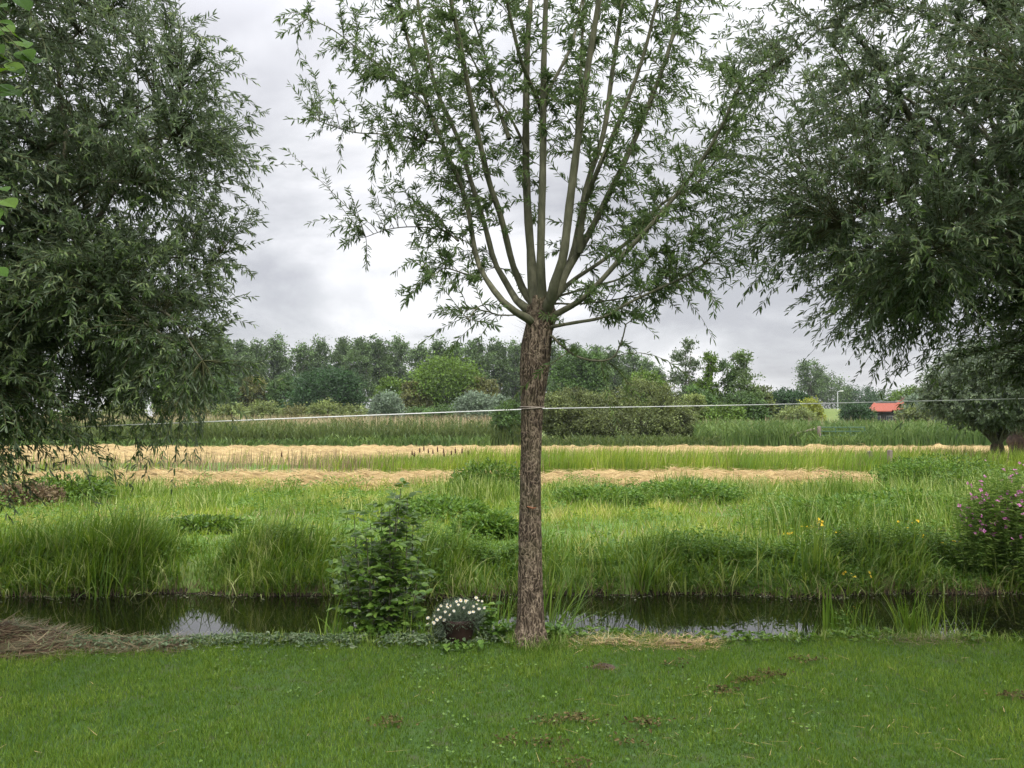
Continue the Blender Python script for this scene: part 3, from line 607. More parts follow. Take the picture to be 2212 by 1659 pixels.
def big_pollard(label, bx, by, kz, tr, ells, nlimb, ntwig, mat, nleaf=26, leaf=(0.046, 0.073), seed=0, gap=0.0, limbr=0.035, extra=None, lw=0.22, twigr=0.0035, dens=None, group='pollard willows along the ditch', barkm=None, maxlen=1.1, reach=0.85):
    root = thing('pollard_willow', label, 'tree', (bx, by, 0), group)
    bm = barkm or M_bark
    trunk_mesh(root, [(0, 0, -0.05), (0.02, 0, kz * .3), (0.0, 0.02, kz * .7), (0, 0, kz)], [tr * 1.35, tr * 1.05, tr, tr * 1.0, tr * 1.1, tr * 1.3, tr * 1.2, tr * .7], bm)
    ells_l = [(e_[0] - bx, e_[1] - by, e_[2], e_[3], e_[4], e_[5]) for e_ in ells]
    limbs = []; kn = np.array([0, 0, kz])
    ends = ell_pts(ells_l, nlimb, 0.15)
    for e_ in ends:
        e_ = kn + (e_ - kn) * reach
        L_ = np.linalg.norm(e_ - kn); hor = nrm(np.array([e_[0], e_[1], 0.0]))
        m1 = kn + (e_ - kn) * 0.35 + np.array([0, 0, 0.16 * L_]) + rng.normal(0, 0.05, 3) * L_
        m2 = kn + (e_ - kn) * 0.7 + np.array([0, 0, 0.14 * L_]) + rng.normal(0, 0.05, 3) * L_
        P = smooth_path([kn - np.array([0, 0, .08]) + hor * tr * 0.5, m1, m2, e_], 22); limbs.append(P)
        limb_mesh(root, P, limbr * rng.uniform(0.5, 1.1) * (L_ / 2.2) ** 0.5, 0.004, sides=7)
    T = ell_pts(ells_l, ntwig)
    if gap > 0:
        T = T[wob(T, 2.0 + seed * 0.07) > -1.4 + gap]
    T = T[(T[:, 2] > 0.75)]
    foliage(root, limbs, T, mat, nleaf, leaf, lw, knob=kn, droop=0.45, twigr=twigr, maxlen=maxlen)
    return root

big_pollard('broad dense pollard willow at the left edge, dark crown hanging low over the lawn edge', -3.95, 5.9, 2.2, 0.15,
            [(-4.0, 5.9, 3.6, 2.2, 2.2, 2.1), (-3.8, 5.7, 2.5, 1.85, 1.7, 1.0), (-3.35, 5.6, 1.95, 1.65, 1.2, .7), (-3.85, 5.5, 1.55, .7, .8, .5)], 52, 7600, M_willd, seed=1, gap=0.3, nleaf=33)
big_pollard('broad pollard willow at the right edge, drooping branch tips over the red roofed house', 3.95, 5.9, 2.45, 0.16,
            [(4.0, 5.95, 3.75, 2.75, 2.2, 2.1), (3.6, 5.7, 2.95, 2.2, 1.5, .8), (2.65, 5.6, 2.55, .85, .7, .42), (4.3, 5.6, 2.4, .9, .8, .5)], 46, 5900, M_willd, seed=2, gap=0.75, nleaf=32)
# two old pollards farther back on the right
big_pollard('old silvery pollard willow with short thick trunk beside the far hay strip', xat(2152, 25), 25, 0.85, 0.15,
            [(xat(2150, 25), 25, 2.65, 2.2, 2.0, 1.5), (xat(2100, 25), 24.8, 2.1, 1.7, 1.5, .75)], 40, 4200, M_silver, nleaf=15, leaf=(.09, .14), seed=3, gap=.2, limbr=.04, lw=.3, twigr=.008, barkm=M_dbark, group='old pollards by the hay', maxlen=1.0)
big_pollard('old pollard willow half hidden behind the silvery one at the right edge', xat(2192, 31), 31, 0.95, 0.24,
            [(xat(2240, 31), 31, 3.0, 2.8, 2.2, 1.9)], 24, 2200, M_willd, nleaf=14, leaf=(.10, .16), seed=4, gap=.2, limbr=.05, lw=.3, twigr=.008, barkm=M_dbark, group='old pollards by the hay')

# ------------------------------------------------------------------ washing line tied between the pollards
root = thing('washing_line', 'thin white line stretched between the three pollard trunks at head height', 'washing line', (0, TY - .09, 1.6))
def lp(px_, py_, Y_): return at(px_, py_, Y_) - np.array([0, TY - .09, 1.6])
P = smooth_path([lp(-110, 934, 5.78), lp(300, 917, 5.76), lp(700, 901, 5.76), lp(1126, 884.5, TY - .095)], 60)
P2 = smooth_path([lp(1172, 882.5, TY - .07), lp(1600, 875, 5.78), lp(2000, 866, 5.8), lp(2290, 859, 5.82)], 60)
M_rope = plain('white_cord', (0.72, 0.72, 0.70), 0.6)
V, Q, v = tubes(P[None], np.full((1, 60), .0042), 6); mesh_np('line', V, Q, M_rope, root, v=v, smooth=True)
V, Q, v = tubes(P2[None], np.full((1, 60), .0034), 6); mesh_np('line', V, Q, M_rope, root, v=v, smooth=True)
an = np.linspace(0, 4 * pi, 60); c0 = at(1150, 884, TY) - np.array([0, TY - .09, 1.6])
P = np.stack([c0[0] + .087 * np.cos(an), c0[1] + .087 * np.sin(an), c0[2] + .012 * np.sin(an * .5) + .004 * an / 3], -1)
V, Q, v = tubes(P[None], np.full((1, 60), .003), 5); mesh_np('tied_loop', V, Q, plain('grey_cord', (0.35, 0.30, 0.25)), root, v=v, smooth=True)

# ------------------------------------------------------------------ background trees and bushes
def crown(ells, ncl, per, cs, leaf, lw=0.6, vb=0.45, flat=0.6, shell=0.16, bottom=None):
    """clumps spread over lobes, small leaf faces in each clump"""
    c = ell_pts(ells, ncl, shell)
    if bottom is not None: c = c[c[:, 2] > bottom]
    ncl = len(c)
    r = cs * (0.5 + 0.9 * rng.random(ncl))
    pos = c[:, None] + rng.normal(0, 0.5, (ncl, per, 3)) * r[:, None, None] * np.array([1, 1, .75])
    cen = np.array([np.mean([e_[0] for e_ in ells]), np.mean([e_[1] for e_ in ells]), np.mean([e_[2] for e_ in ells])])
    outw = nrm(c - cen)[:, None] * 0.6 + rng.normal(0, .7, pos.shape)
    cv = np.repeat(rng.normal(vb, 0.24, ncl), per)
    k = ncl * per; pos = pos.reshape(-1, 3); d = outw.reshape(-1, 3)
    up = rng.normal(0, .8, (k, 3)) + np.array([0, -.3, .9])
    ln = leaf * (0.6 + 0.8 * rng.random(k))
    return leaves(pos, d, ln, ln * lw, v=np.clip(cv + rng.normal(0, .17, k), 0, 1), up=up)

def stems(base, ends, r0, r1, sides=6, K=8, wobs=.04):
    P = []
    for e_ in ends:
        e_ = np.array(e_, float); L_ = np.linalg.norm(e_ - base)
        m = base + (e_ - base) * .5 + np.array([0, 0, .08 * L_]) + rng.normal(0, wobs, 3) * L_
        P.append(smooth_path([base, m, e_], K))
    P = np.array(P); return tubes(P, np.repeat(np.linspace(r0, r1, K)[None], len(P), 0), sides)

def tree(name, label, x, y, ells, mat, ncl, per, cs, leaf, tr, th, group=None, bark=None, lw=.6, vb=.45, bottom=None, shell=.2, nb=9, category='tree', z0=None):
    """ells relative to the base"""
    z0 = float(gz(x, y)) if z0 is None else z0
    root = thing(name, label, category, (x, y, z0), group)
    V, Q, v = crown(ells, ncl, per, cs, leaf, lw, vb, shell=shell, bottom=bottom)
    mesh_np('crown' if category == 'tree' else 'foliage', V, Q, mat, root, v=v)
    top = max(e_[2] for e_ in ells); E = ell_pts(ells, nb, .4)
    b = bark or M_dbark
    V1 = tubes(smooth_path([(0, 0, -.1), (tr, 0, th * .5), (0, tr, th), (0, 0, top)], 12)[None], np.linspace(tr * 1.2, tr * .3, 12)[None], 8)
    mesh_np('trunk' if category == 'tree' else 'stem', V1[0], V1[1], b, root, v=V1[2], smooth=True)
    V2 = stems(np.array([0, 0, th * .8]), E, tr * .5, tr * .08)
    mesh_np('branches', V2[0], V2[1], b, root, v=V2[2], smooth=True)
    return root

def lm(name, c, s=0.25, tr=.25):   # leaf material around one colour
    return leafmat(name, [tuple(x * (1 - s * 1.5) for x in c), c, tuple(x * (1 + s * 2.2) for x in c)], tr, .55)
M_pop = lm('poplar_leaf', (0.088, 0.140, 0.052), .38)
M_oak = lm('dark_oak_leaf', (0.032, 0.075, 0.024), .3)
M_brt = lm('bright_tree_leaf', (0.095, 0.165, 0.026), .34)
M_mid = lm('mid_tree_leaf', (0.068, 0.125, 0.035), .3)
M_oliv = lm('olive_shrub_leaf', (0.15, 0.19, 0.062), .3)
M_olivd = lm('willow_bush_leaf', (0.11, 0.14, 0.046), .42)
M_ygr = lm('yellow_shrub_leaf', (0.25, 0.29, 0.045), .28)
M_brn = lm('russet_tree_leaf', (0.115, 0.125, 0.04), .35)
M_slv2 = lm('silver_shrub_leaf', (0.15, 0.20, 0.135), .25)

# poplar row, three kinds copied along the row
protos = []
PY = 170.0
for k in range(4):
    H = 17.5
    ells = []
    for z in np.arange(4.5, H - 1.2, 1.7):
        wv = 2.8 * math.sin(min(1, (z - 1.5) / 7.5) * pi / 2) * (1 - max(0, (z - 13) / 7)) 
        ells.append((rng.normal(0, .55), rng.normal(0, .55), z, wv * rng.uniform(.8, 1.15), wv * rng.uniform(.8, 1.15), 1.25))
    ells.append((rng.normal(0, .4), 0, H - 1.6, 1.7, 1.5, 1.6)); ells.append((rng.normal(0, 1.2), 0, H - 2.6, 1.5, 1.5, 1.5))
    for s in range(4): ells.append((rng.normal(0, 1.7), rng.normal(0, 1.2), rng.uniform(7, 14.5), 1.1, 1.1, 1.3))
    protos.append(tree('poplar', 'tall poplar in the far row along the skyline', 0, PY, ells, M_pop, 330, 26, .85, .34, .26, 4.5, 'poplars in the far row', M_grbark, shell=.33, lw=.7))
row = [(250, 735), (300, 728), (345, 735), (392, 730), (432, 728), (470, 722), (515, 732), (552, 730), (600, 727), (648, 740), (690, 735), (738, 728), (775, 727), (818, 725), (862, 727), (905, 738), (948, 732), (990, 740), (1030, 735), (1078, 730), (1112, 736), (1150, 735), (1195, 740), (1240, 740), (1290, 745), (1325, 745), (1365, 752), (1398, 772), (1422, 790)]
for k, (px_, top) in enumerate(row):
    yy = PY + (k % 3) * 5 - 4
    H = zat(top, yy); s = H / 17.6
    lx = xat(px_, yy)
    lab = 'tall poplar in the far row along the skyline'
    if k < 4:
        o_ = protos[k]; o_.location = (lx, yy, 0); o_.scale = (s, s, s); o_.rotation_euler.z = k
    else:
        o_ = dup(protos[(k * 7 + k // 3) % 4], (lx, yy, 0), lab, 'poplars in the far row', rz=rng.random() * 6, scale=(s * rng.uniform(.88, 1.08), s * 1.1, s * rng.uniform(.98, 1.03)))
for o_ in [q for q in bpy.data.objects if q.name.startswith('poplar') and q.parent is None]:
    pxx = o_.location.x / o_.location.y * F + 1106
    if pxx < 440: o_['label'] = 'far poplar showing only through gaps in the left willow'
    elif pxx > 1385: o_['label'] = 'shorter far poplar at the right end of the row' if pxx < 1410 else 'shortest poplar, last at the right end of the far row'
    elif 1120 < pxx < 1345: o_['label'] = 'far poplar rising behind the willow bushes just right of the bare trunk'
    else: o_['label'] = 'tall far poplar in the row between left willow and bare trunk'

def dome(px_, top, base, wpx, Y_, k=5, irr=.25):
    """lobes of a rounded crown from how it measures at distance Y"""
    w_ = wpx / F * Y_ / 2; zt = zat(top, Y_); zb = zat(base, Y_)
    zb = max(zb, 0); h_ = (zt - zb)
    el = [(0, 0, zb + h_ * .48, w_ * .86, w_ * .75, h_ * .46)]
    for q in range(k + 3):
        a = rng.uniform(0, 2 * pi); s = rng.uniform(.24, .46)
        ph = rng.uniform(.15, .85)
        el.append((w_ * .68 * math.cos(a) * math.cos(ph * 1.05), w_ * .55 * math.sin(a), zb + h_ * (.14 + .68 * ph), w_ * s, w_ * s, h_ * s * .58))
    return xat(px_, Y_), el, zb
def bush(name, label, px_, top, base, wpx, Y_, mat, group=None, category='bush', ncl=170, per=40, csf=.14, leaf=.22, k=6, vb=.45, tr=.12, lw=.55, shell=.16):
    x_, el, zb = dome(px_, top, base, wpx, Y_, k)
    wm = wpx / F * Y_
    return tree(name, label, x_, Y_, el, mat, ncl, per, wm * csf, leaf, tr, max(.3, zb), group, M_dbark, bottom=0.05, vb=vb, category=category, lw=lw, shell=shell)

# trees in front of the poplars
bush('broadleaf_tree', 'dark green round tree in front of the poplars, darkest left of the centre', 702, 792, 900, 150, 108, M_oak, category='tree', ncl=330, leaf=.32, per=34)
bush('broadleaf_tree', 'bright green domed tree in front of the poplars, just left of the bare trunk', 962, 768, 900, 165, 106, M_brt, category='tree', ncl=380, leaf=.32, per=34)
bush('broadleaf_tree', 'low green tree with browning right flank beside the bright dome tree', 1040, 815, 900, 80, 104, M_brn, category='tree', ncl=150, leaf=.3)
bush('broadleaf_tree', 'yellowish loose tree at the left flank of the bright dome tree', 895, 822, 900, 70, 104, M_brn, category='tree', ncl=140, leaf=.3)
bush('broadleaf_tree', 'small green tree between the dark round tree and the bright dome tree', 843, 812, 900, 66, 112, M_brt, category='tree', ncl=140, leaf=.3)
bush('broadleaf_tree', 'upright olive brown tree with a narrow sky gap at its right', 548, 806, 900, 62, 112, M_brn, category='tree', ncl=140, leaf=.3)
bush('broadleaf_tree', 'upright olive green tree left of the dark round tree', 610, 803, 900, 62, 112, M_mid, category='tree', ncl=140, leaf=.3)
bush('broadleaf_tree', 'mid green tree half hidden by the left willow branch tips', 470, 812, 900, 90, 110, M_mid, category='tree', ncl=150, leaf=.3)
bush('broadleaf_tree', 'green tree seen through the left willow', 380, 815, 900, 90, 110, M_brt, category='tree', ncl=150, leaf=.3)
bush('broadleaf_tree', 'tall dense green tree immediately right of the bare trunk', 1245, 745, 900, 120, 100, M_mid, category='tree', ncl=360, leaf=.32, per=34)
bush('broadleaf_tree', 'bright green tree tucked between poplars and the olive willow bush', 1385, 795, 900, 90, 98, M_brt, category='tree', ncl=160, leaf=.3)
# slender trees right
def slender(label, px_, top, base, wpx, Y_, mat, lean=0, name='slender_tree', shell=.5):
    w_ = wpx / F * Y_ / 2; H = zat(top, Y_); x_ = xat(px_, Y_); el = []
    for z in np.linspace(H * .28, H * .93, 7):
        f = math.sin(min(1, z / H * 1.15) * pi) ** .5 if z < H * .85 else .6
        el.append((rng.normal(0, w_ * .25) + lean * z, rng.normal(0, w_ * .2), z, w_ * max(.45, f) * rng.uniform(.55, .9), w_ * .6, H * .085))
    return tree(name, label, x_, Y_, el, mat, 150, 30, w_ * .3, .2, .11, H * .4, None, M_grbark, shell=shell, lw=.5)
slender('tall thin airy tree standing highest right of the willow bushes', 1482, 735, 920, 72, 72, lm('pale_leaf', (.10, .14, .07)))
slender('green young tree with pointed top beside the thin airy tree', 1535, 762, 920, 60, 70, M_brt)
slender('ragged green tree with several leaders, between pointed tree and birch', 1572, 782, 920, 60, 71, M_mid)
slender('light green feathery birch at the right end of the tree group', 1608, 760, 920, 80, 68, lm('birch_leaf', (.10, .155, .05)))
bush('shrub', 'grey green shrub with bare twig top right of the birch', 1643, 828, 930, 60, 70, M_olivd, ncl=120, leaf=.2)
bush('shrub', 'dark green shrub under the birch above the light reeds', 1600, 845, 945, 110, 62, M_mid, ncl=220, leaf=.2, vb=.3)
bush('shrub', 'bright green rounded bush in front of the slender trees', 1560, 868, 955, 95, 55, M_brt, ncl=200, leaf=.16)
bush('shrub', 'dark green bush at the foot of the pointed young tree', 1505, 830, 940, 80, 64, M_mid, ncl=170, leaf=.2)
bush('shrub', 'pale yellowish shrub wedged right of the large olive bushes', 1500, 845, 940, 60, 56, M_oliv, ncl=130, leaf=.16, vb=.7)
# the big willow bushes behind the hay
bush('willow_bush', 'largest olive willow bush, wide dome behind the far hay right of the trunk', 1385, 812, 962, 215, 50, M_olivd, 'willow bushes behind the hay', ncl=520, per=46, csf=.075, leaf=.12, k=9, shell=.12)
bush('willow_bush', 'olive willow bush partly hidden by the bare trunk, left of the largest one', 1235, 835, 962, 170, 49, M_olivd, 'willow bushes behind the hay', ncl=430, per=46, csf=.08, leaf=.12, k=8, shell=.12)
bush('willow_bush', 'lower rounded willow bush at the right foot of the largest one', 1455, 870, 962, 110, 48, M_olivd, 'willow bushes behind the hay', ncl=260, per=40, csf=.1, leaf=.11, k=6)
bush('willow_bush', 'lower dark willow bush between hay and trunk, at the left of the bush group', 1300, 885, 962, 160, 47.5, M_olivd, 'willow bushes behind the hay', ncl=280, per=40, csf=.08, leaf=.11, k=6, vb=.3)
bush('shrub', 'mid green bush just left of the bare trunk at the end of the reed belt', 1100, 862, 958, 80, 46, M_mid, ncl=230, per=36, leaf=.12)
# shrub band behind the reeds left
for k, (px_, top, wpx, mt, lab) in enumerate([
    (150, 880, 110, M_oliv, 'pale olive shrub far left seen below the left willow'), (265, 870, 110, M_oliv, 'olive shrub behind the reeds under the left willow'),
    (395, 862, 130, M_brn, 'wide brownish olive shrub behind the reeds, below the left willow tips'), (500, 872, 80, M_oliv, 'low olive shrub right of the wide brownish one'),
    (565, 868, 90, M_oliv, 'olive shrub below the olive brown tree'), (640, 876, 80, M_brn, 'low tawny shrub below the dark round tree at its left'),
    (708, 866, 90, M_oliv, 'light olive shrub in front of the dark round tree'), (770, 872, 70, M_oliv, 'low olive shrub between dark round tree and first silver shrub'),
    (905, 878, 70, M_mid, 'low green shrub between the two silver willows'), (960, 876, 90, M_mid, 'green shrub at the foot of the bright dome tree')]):
    bush('shrub', lab, px_, top, 925, wpx, 78 + (k % 3) * 3, mt, 'shrubs behind the reed belt', ncl=150, leaf=.2, per=34, csf=.12)
bush('silver_willow', 'round silver grey willow shrub behind the reeds, left of the bright dome tree', 836, 846, 915, 72, 74, M_slv2, ncl=200, leaf=.2, per=34)
bush('silver_willow', 'pointed silver grey willow shrub in front of the bright dome tree', 1026, 843, 915, 84, 74, M_slv2, ncl=220, leaf=.2, per=34)
bush('silver_willow', 'paler silver willow shrub close left of the bare trunk', 1082, 852, 915, 60, 76, M_slv2, ncl=150, leaf=.2, per=34)
# right distance
for px_, top, wpx, Y_, mt, lab, nm in [
    (1690, 838, 70, 120, M_oak, 'dark green low tree group right of the birch', 'broadleaf_tree'), (1720, 843, 60, 118, M_oak, 'dark green low tree left of the yellow shrub', 'broadleaf_tree'),
    (1752, 798, 62, 210, M_pop, 'pale tall far tree beyond the dike, left one', 'broadleaf_tree'), (1795, 806, 90, 215, M_pop, 'dark grey green far tree beyond the dike behind the street lamp', 'broadleaf_tree'),
    (1850, 830, 100, 222, M_oak, 'dark far tree beyond the dike right of the street lamp', 'broadleaf_tree'), (1910, 838, 90, 225, M_mid, 'far tree behind the left half of the red roof', 'broadleaf_tree'),
    (1970, 833, 90, 150, M_brt, 'green tree behind the chimney of the red roofed house', 'broadleaf_tree'), (2050, 835, 110, 150, M_oak, 'far dark tree seen through the right willows', 'broadleaf_tree'), (2150, 825, 130, 150, M_mid, 'far tree at the right edge behind the old pollards', 'broadleaf_tree')]:
    bush(nm, lab, px_, top, 905, wpx, Y_, mt, category='tree', ncl=190, leaf=.4 if Y_ > 140 else .3, per=30)
for px_, top, wpx, Y_, mt, lab in [
    (1748, 860, 58, 90, M_ygr, 'yellow flowering shrub left of the street lamp'), (1715, 880, 90, 85, M_oliv, 'pale yellow green shrub below the yellow one'),
    (1850, 870, 70, 90, M_oak, 'dark green bush between street lamp and red roofed house'), (1872, 886, 34, 100, M_mid, 'small green bush touching the left end of the red roof house'),
    (1992, 848, 80, 60, M_slv2, 'round silver green willow shrub hiding the right side of the red house'), (2035, 862, 110, 58, M_slv2, 'silver green shrub between red house and old pollard'),
    (2000, 880, 120, 57, M_olivd, 'low grey green bush below the silver shrub near the house')]:
    bush('shrub', lab, px_, top, 925, wpx, Y_, mt, ncl=190, leaf=.2, per=34)

# ------------------------------------------------------------------ boxes / prisms
def box(c, s):
    c = np.array(c, float); s = np.array(s, float) / 2
    V = np.array([[x_, y_, z_] for z_ in (-1, 1) for y_ in (-1, 1) for x_ in (-1, 1)]) * s + c
    Q = np.array([[0, 2, 3, 1], [4, 5, 7, 6], [0, 1, 5, 4], [2, 6, 7, 3], [0, 4, 6, 2], [1, 3, 7, 5]])
    return V, Q, np.zeros(8)
def bev(o, w_=.01):
    m_ = o.modifiers.new('bevel', 'BEVEL'); m_.width = w_; m_.segments = 2; return o
def prism(x0, x1, prof):
    """prof: (y,z) points of a closed section, extruded along x"""
    k = len(prof); V = np.array([[x0, a, b_] for a, b_ in prof] + [[x1, a, b_] for a, b_ in prof])
    Q = [[i, (i + 1) % k, (i + 1) % k + k, i + k] for i in range(k)]
    T = [[0, i + 1, i] for i in range(1, k - 1)] + [[k, k + i, k + i + 1] for i in range(1, k - 1)]
    return V, np.array(Q), np.array(T)

# house with red roof
HY = 112; hx = xat(1925, HY)
M_tile = noisemat('red_roof_tiles', [(0.20, 0.052, 0.032), (0.29, 0.082, 0.05)], scale=6, bump=0.3, rough=.7)
M_black = noisemat('tarred_boards', [(0.02, 0.02, 0.022), (0.05, 0.05, 0.05)], scale=5, bump=.3, stretch=(8, 8, 1))
M_white = plain('white_paint', (0.75, 0.75, 0.72)); M_brick = plain('brown_brick', (0.17, 0.11, 0.085), .9)
root = thing('house', 'small dark boarded house with orange red tiled roof and chimney', 'house', (hx, HY, 0), rz=R(-42)); root.scale = (.92, 1.2, 1)
zr, ze = zat(864, HY), zat(889, HY)
wl, dp = 4.6, 4.2
def gable(x0, x1, y0, y1, zb, ze_, zr_, name, mat):
    V, Q, T = prism(x0, x1, [(y0, zb), (y1, zb), (y1, ze_), ((y0 + y1) / 2, zr_), (y0, ze_)])
    return mesh_np(name, V, Q, mat, root, T=T)
gable(-2.2, 2.0, -1.9, 2.1, -.2, ze - .1, zr - .15, 'wall', M_black)
def roofs(x0, x1, y0, y1, ze_, zr_, th, name='roof'):
    ym = (y0 + y1) / 2
    V, Q, T = prism(x0, x1, [(y0, ze_), (ym, zr_), (y1, ze_), (y1, ze_ + th), (ym, zr_ + th), (y0, ze_ + th)])
    Q2 = np.array([[0, 5, 4, 1], [1, 4, 3, 2], [6, 7, 10, 11], [7, 8, 9, 10]])
    return mesh_np(name, V, np.concatenate([Q, Q2]), M_tile, root)
M_wood2 = plain('grey_frame', (.2, .19, .17))
rf = roofs(-2.5, 0.9, -2.3, 2.5, ze - .05, zr - .35, .12)
rf2 = roofs(.9, 3.6, -2.0, 2.2, ze + .1, zr - .15, .12)
V, Q, v = box((1.6, .1, zr + .05), (.4, .4, .7)); bev(mesh_np('chimney', V, Q, M_brick, rf2, v=v), .02)
V, Q, v = box((1.6, .1, zr + .44), (.55, .55, .10)); bev(mesh_np('chimney_cap', V, Q, M_brick, rf2, v=v), .02)
V, Q, v = box((2.75, 0.1, 1.2), (1.5, 3.6, 2.8)); mesh_np('wall', V, Q, M_black, root, v=v)
for xx in (-1.2, .5):
    V, Q, v = box((xx, -1.93, 1.35), (.9, .08, .8)); f_ = mesh_np('window', V, Q, M_wood2, root, v=v)
    V, Q, v = box((xx, -1.98, 1.35), (.74, .03, .64)); mesh_np('pane', V, Q, plain('dark_glass', (.04, .05, .06), .15), f_, v=v)
V, Q, v = box((-.2, -1.95, .35), (4.0, .09, .7)); mesh_np('plinth', V, Q, plain('pale_plinth', (.35, .31, .26)), root, v=v)

# street lamp on the dike
LY = 200; lx = xat(1809, LY); lz = float(gz(lx, LY))
root = thing('street_lamp', 'pale street lamp with curved arm on the grassy dike', 'street lamp', (lx, LY, lz))
top = zat(845, LY) - lz
M_galv = plain('galvanised_metal', (.55, .57, .58), .5)
P = smooth_path([(0, 0, -.1), (0, 0, top * .5), (0, 0, top - .45), (.12, 0, top - .12), (.55, 0, top)], 20)
V, Q, v = tubes(P[None], np.linspace(.12, .07, 20)[None], 8); mesh_np('pole', V, Q, M_galv, root, v=v, smooth=True)
V, Q, v = box((.95, 0, top + .03), (.9, .35, .18)); bev(mesh_np('lamp_head', V, Q, M_white, root, v=v), .08)

# green gate in the reeds
GY = 44.95
gx0, gx1 = xat(1772, GY), xat(1866, GY)
gz_t, gz_b = zat(923, GY), .15
root = thing('field_gate', 'green tubular metal field gate half sunk in the reeds', 'gate', ((gx0 + gx1) / 2, GY, 0))
M_gg = plain('green_paint', (.06, .13, .08), .6)
hw_ = (gx1 - gx0) / 2
for z_ in np.linspace(gz_b, gz_t, 5):
    V, Q, v = tubes(np.array([[[-hw_, 0, z_], [0, 0, z_], [hw_, 0, z_]]]), np.full((1, 3), .024), 8); mesh_np('rail', V, Q, M_gg, root, v=v, smooth=True)
for x_ in (-hw_, -hw_ * .33, hw_ * .33, hw_):
    V, Q, v = tubes(np.array([[[x_, .0, gz_b], [x_, .0, gz_t * .6], [x_, .0, gz_t]]]), np.full((1, 3), .026), 8); mesh_np('upright', V, Q, M_gg, root, v=v, smooth=True)
M_wood = noisemat('weathered_wood', [(.11, .085, .07), (.22, .18, .15), (.30, .26, .22)], scale=12, stretch=(1, 1, .15), bump=.5)
def post(label, x_, y_, h_, r_, lean=0, cat_='post', grp=None, name='wooden_post'):
    P = np.array([[[0, 0, -.2], [lean * .3, 0, h_ * .4], [lean * .7, 0, h_ * .8], [lean, 0, h_]]]); V, Q, v = tubes(P, np.full((1, 4), r_), 12)
    top_i = len(V); V = np.vstack([V, [lean, 0, h_ + .015]]); j = np.arange(12); T = np.stack([36 + j, 36 + (j + 1) % 12, np.full(12, top_i)], -1)
    o_ = mesh_np(name, V, Q, M_wood, T=T, v=np.zeros(len(V))); o_.location = (x_, y_, float(gz(x_, y_))); tag(o_, label, cat_, grp); return o_
post('grey wooden gate post at the left end of the green gate', gx0 - .1, GY, gz_t + .05, .10)
r_ = thing('wooden_rail', 'weathered sloping wooden rail left of the green gate', 'rail', (gx0 - .9, GY + .45, 0))
V, Q, v = tubes(smooth_path([(-.75, 0, .55), (0, 0, .74), (.72, 0, .93)], 8)[None], np.full((1, 8), .07), 8); mesh_np('rail', V, Q, M_wood, r_, v=v, smooth=True)
V, Q, v = tubes(smooth_path([(-.7, 0.05, -.1), (-.68, 0.05, .3), (-.66, 0.05, .62)], 4)[None], np.full((1, 4), .06), 8); mesh_np('strut', V, Q, M_wood, r_, v=v, smooth=True)
p1 = xat(1918, 23.2); post('taller grey wooden post in the tall grass between the hay strips', p1, 23.2, zat(972, 23.2), .075, .02, grp='old posts in the tall grass')
post('shorter thin grey post left of the taller one in the tall grass', xat(1878, 24.2), 24.2, zat(973, 24.2), .065, -.02, grp='old posts in the tall grass')
post('short pale post almost lost in the dark weeds right', xat(2023, 19), 19, zat(1000, 19), .05, .0, grp='old posts in the tall grass')

# cattails
M_cat = plain('cattail_brown', (.07, .035, .02), .95)
first = None
for px_, py_ in [(905, 965), (918, 962), (928, 968), (938, 970), (948, 963), (957, 968), (962, 975), (974, 972), (985, 966), (996, 966), (893, 972), (898, 975), (1010, 972), (352, 985), (300, 975), (610, 975), (255, 985)]:
    Yc = 24 + rng.uniform(-1.2, 1.2); H = zat(py_, Yc); x_ = xat(px_, Yc); ln = rng.uniform(-.05, .05)
    if first is None:
        first = r_ = thing('cattail', 'x', 'cattail', (x_, Yc, 0), 'cattails between the hay strips')
        P = smooth_path([(0, 0, 0), (.01, 0, .4), (.03, 0, .8)], 6); V, Q, v = tubes(P[None], np.full((1, 6), .007), 5); mesh_np('stalk', V, Q, M_bank, r_, v=v)
        P = np.array([[.03, 0, .66], [.031, 0, .675], [.035, 0, .8], [.036, 0, .82], [.037, 0, .88]]); V, Q, v = tubes(P[None], np.array([[.008, .021, .021, .008, .004]]), 7); mesh_np('seed_head', V, Q, M_cat, r_, v=v, smooth=True)
        V, Q, v = blades(np.array([[0, 0, 0], [.01, 0, 0]]), np.array([.8, .7]), np.array([.014, .013]), np.array([.5, 2.8]), np.array([.06, .1]), np.array([.3, .4]), 4); mesh_np('leaf', V, Q, M_bank, r_, v=v)
    else: r_ = dup(first, (x_, Yc, 0), 'x', 'cattails between the hay strips', rz=rng.random() * 6)
    s = H / .86; r_.scale = (1, 1, s); r_.location.z = 0
    r_['label'] = 'dark brown cattail in the cluster rising before the far hay left of the trunk' if px_ > 800 else ('lone dark cattail among the dry brown stalks on the left' if px_ > 500 else 'thin cattail among the brown stalks near the left willow')

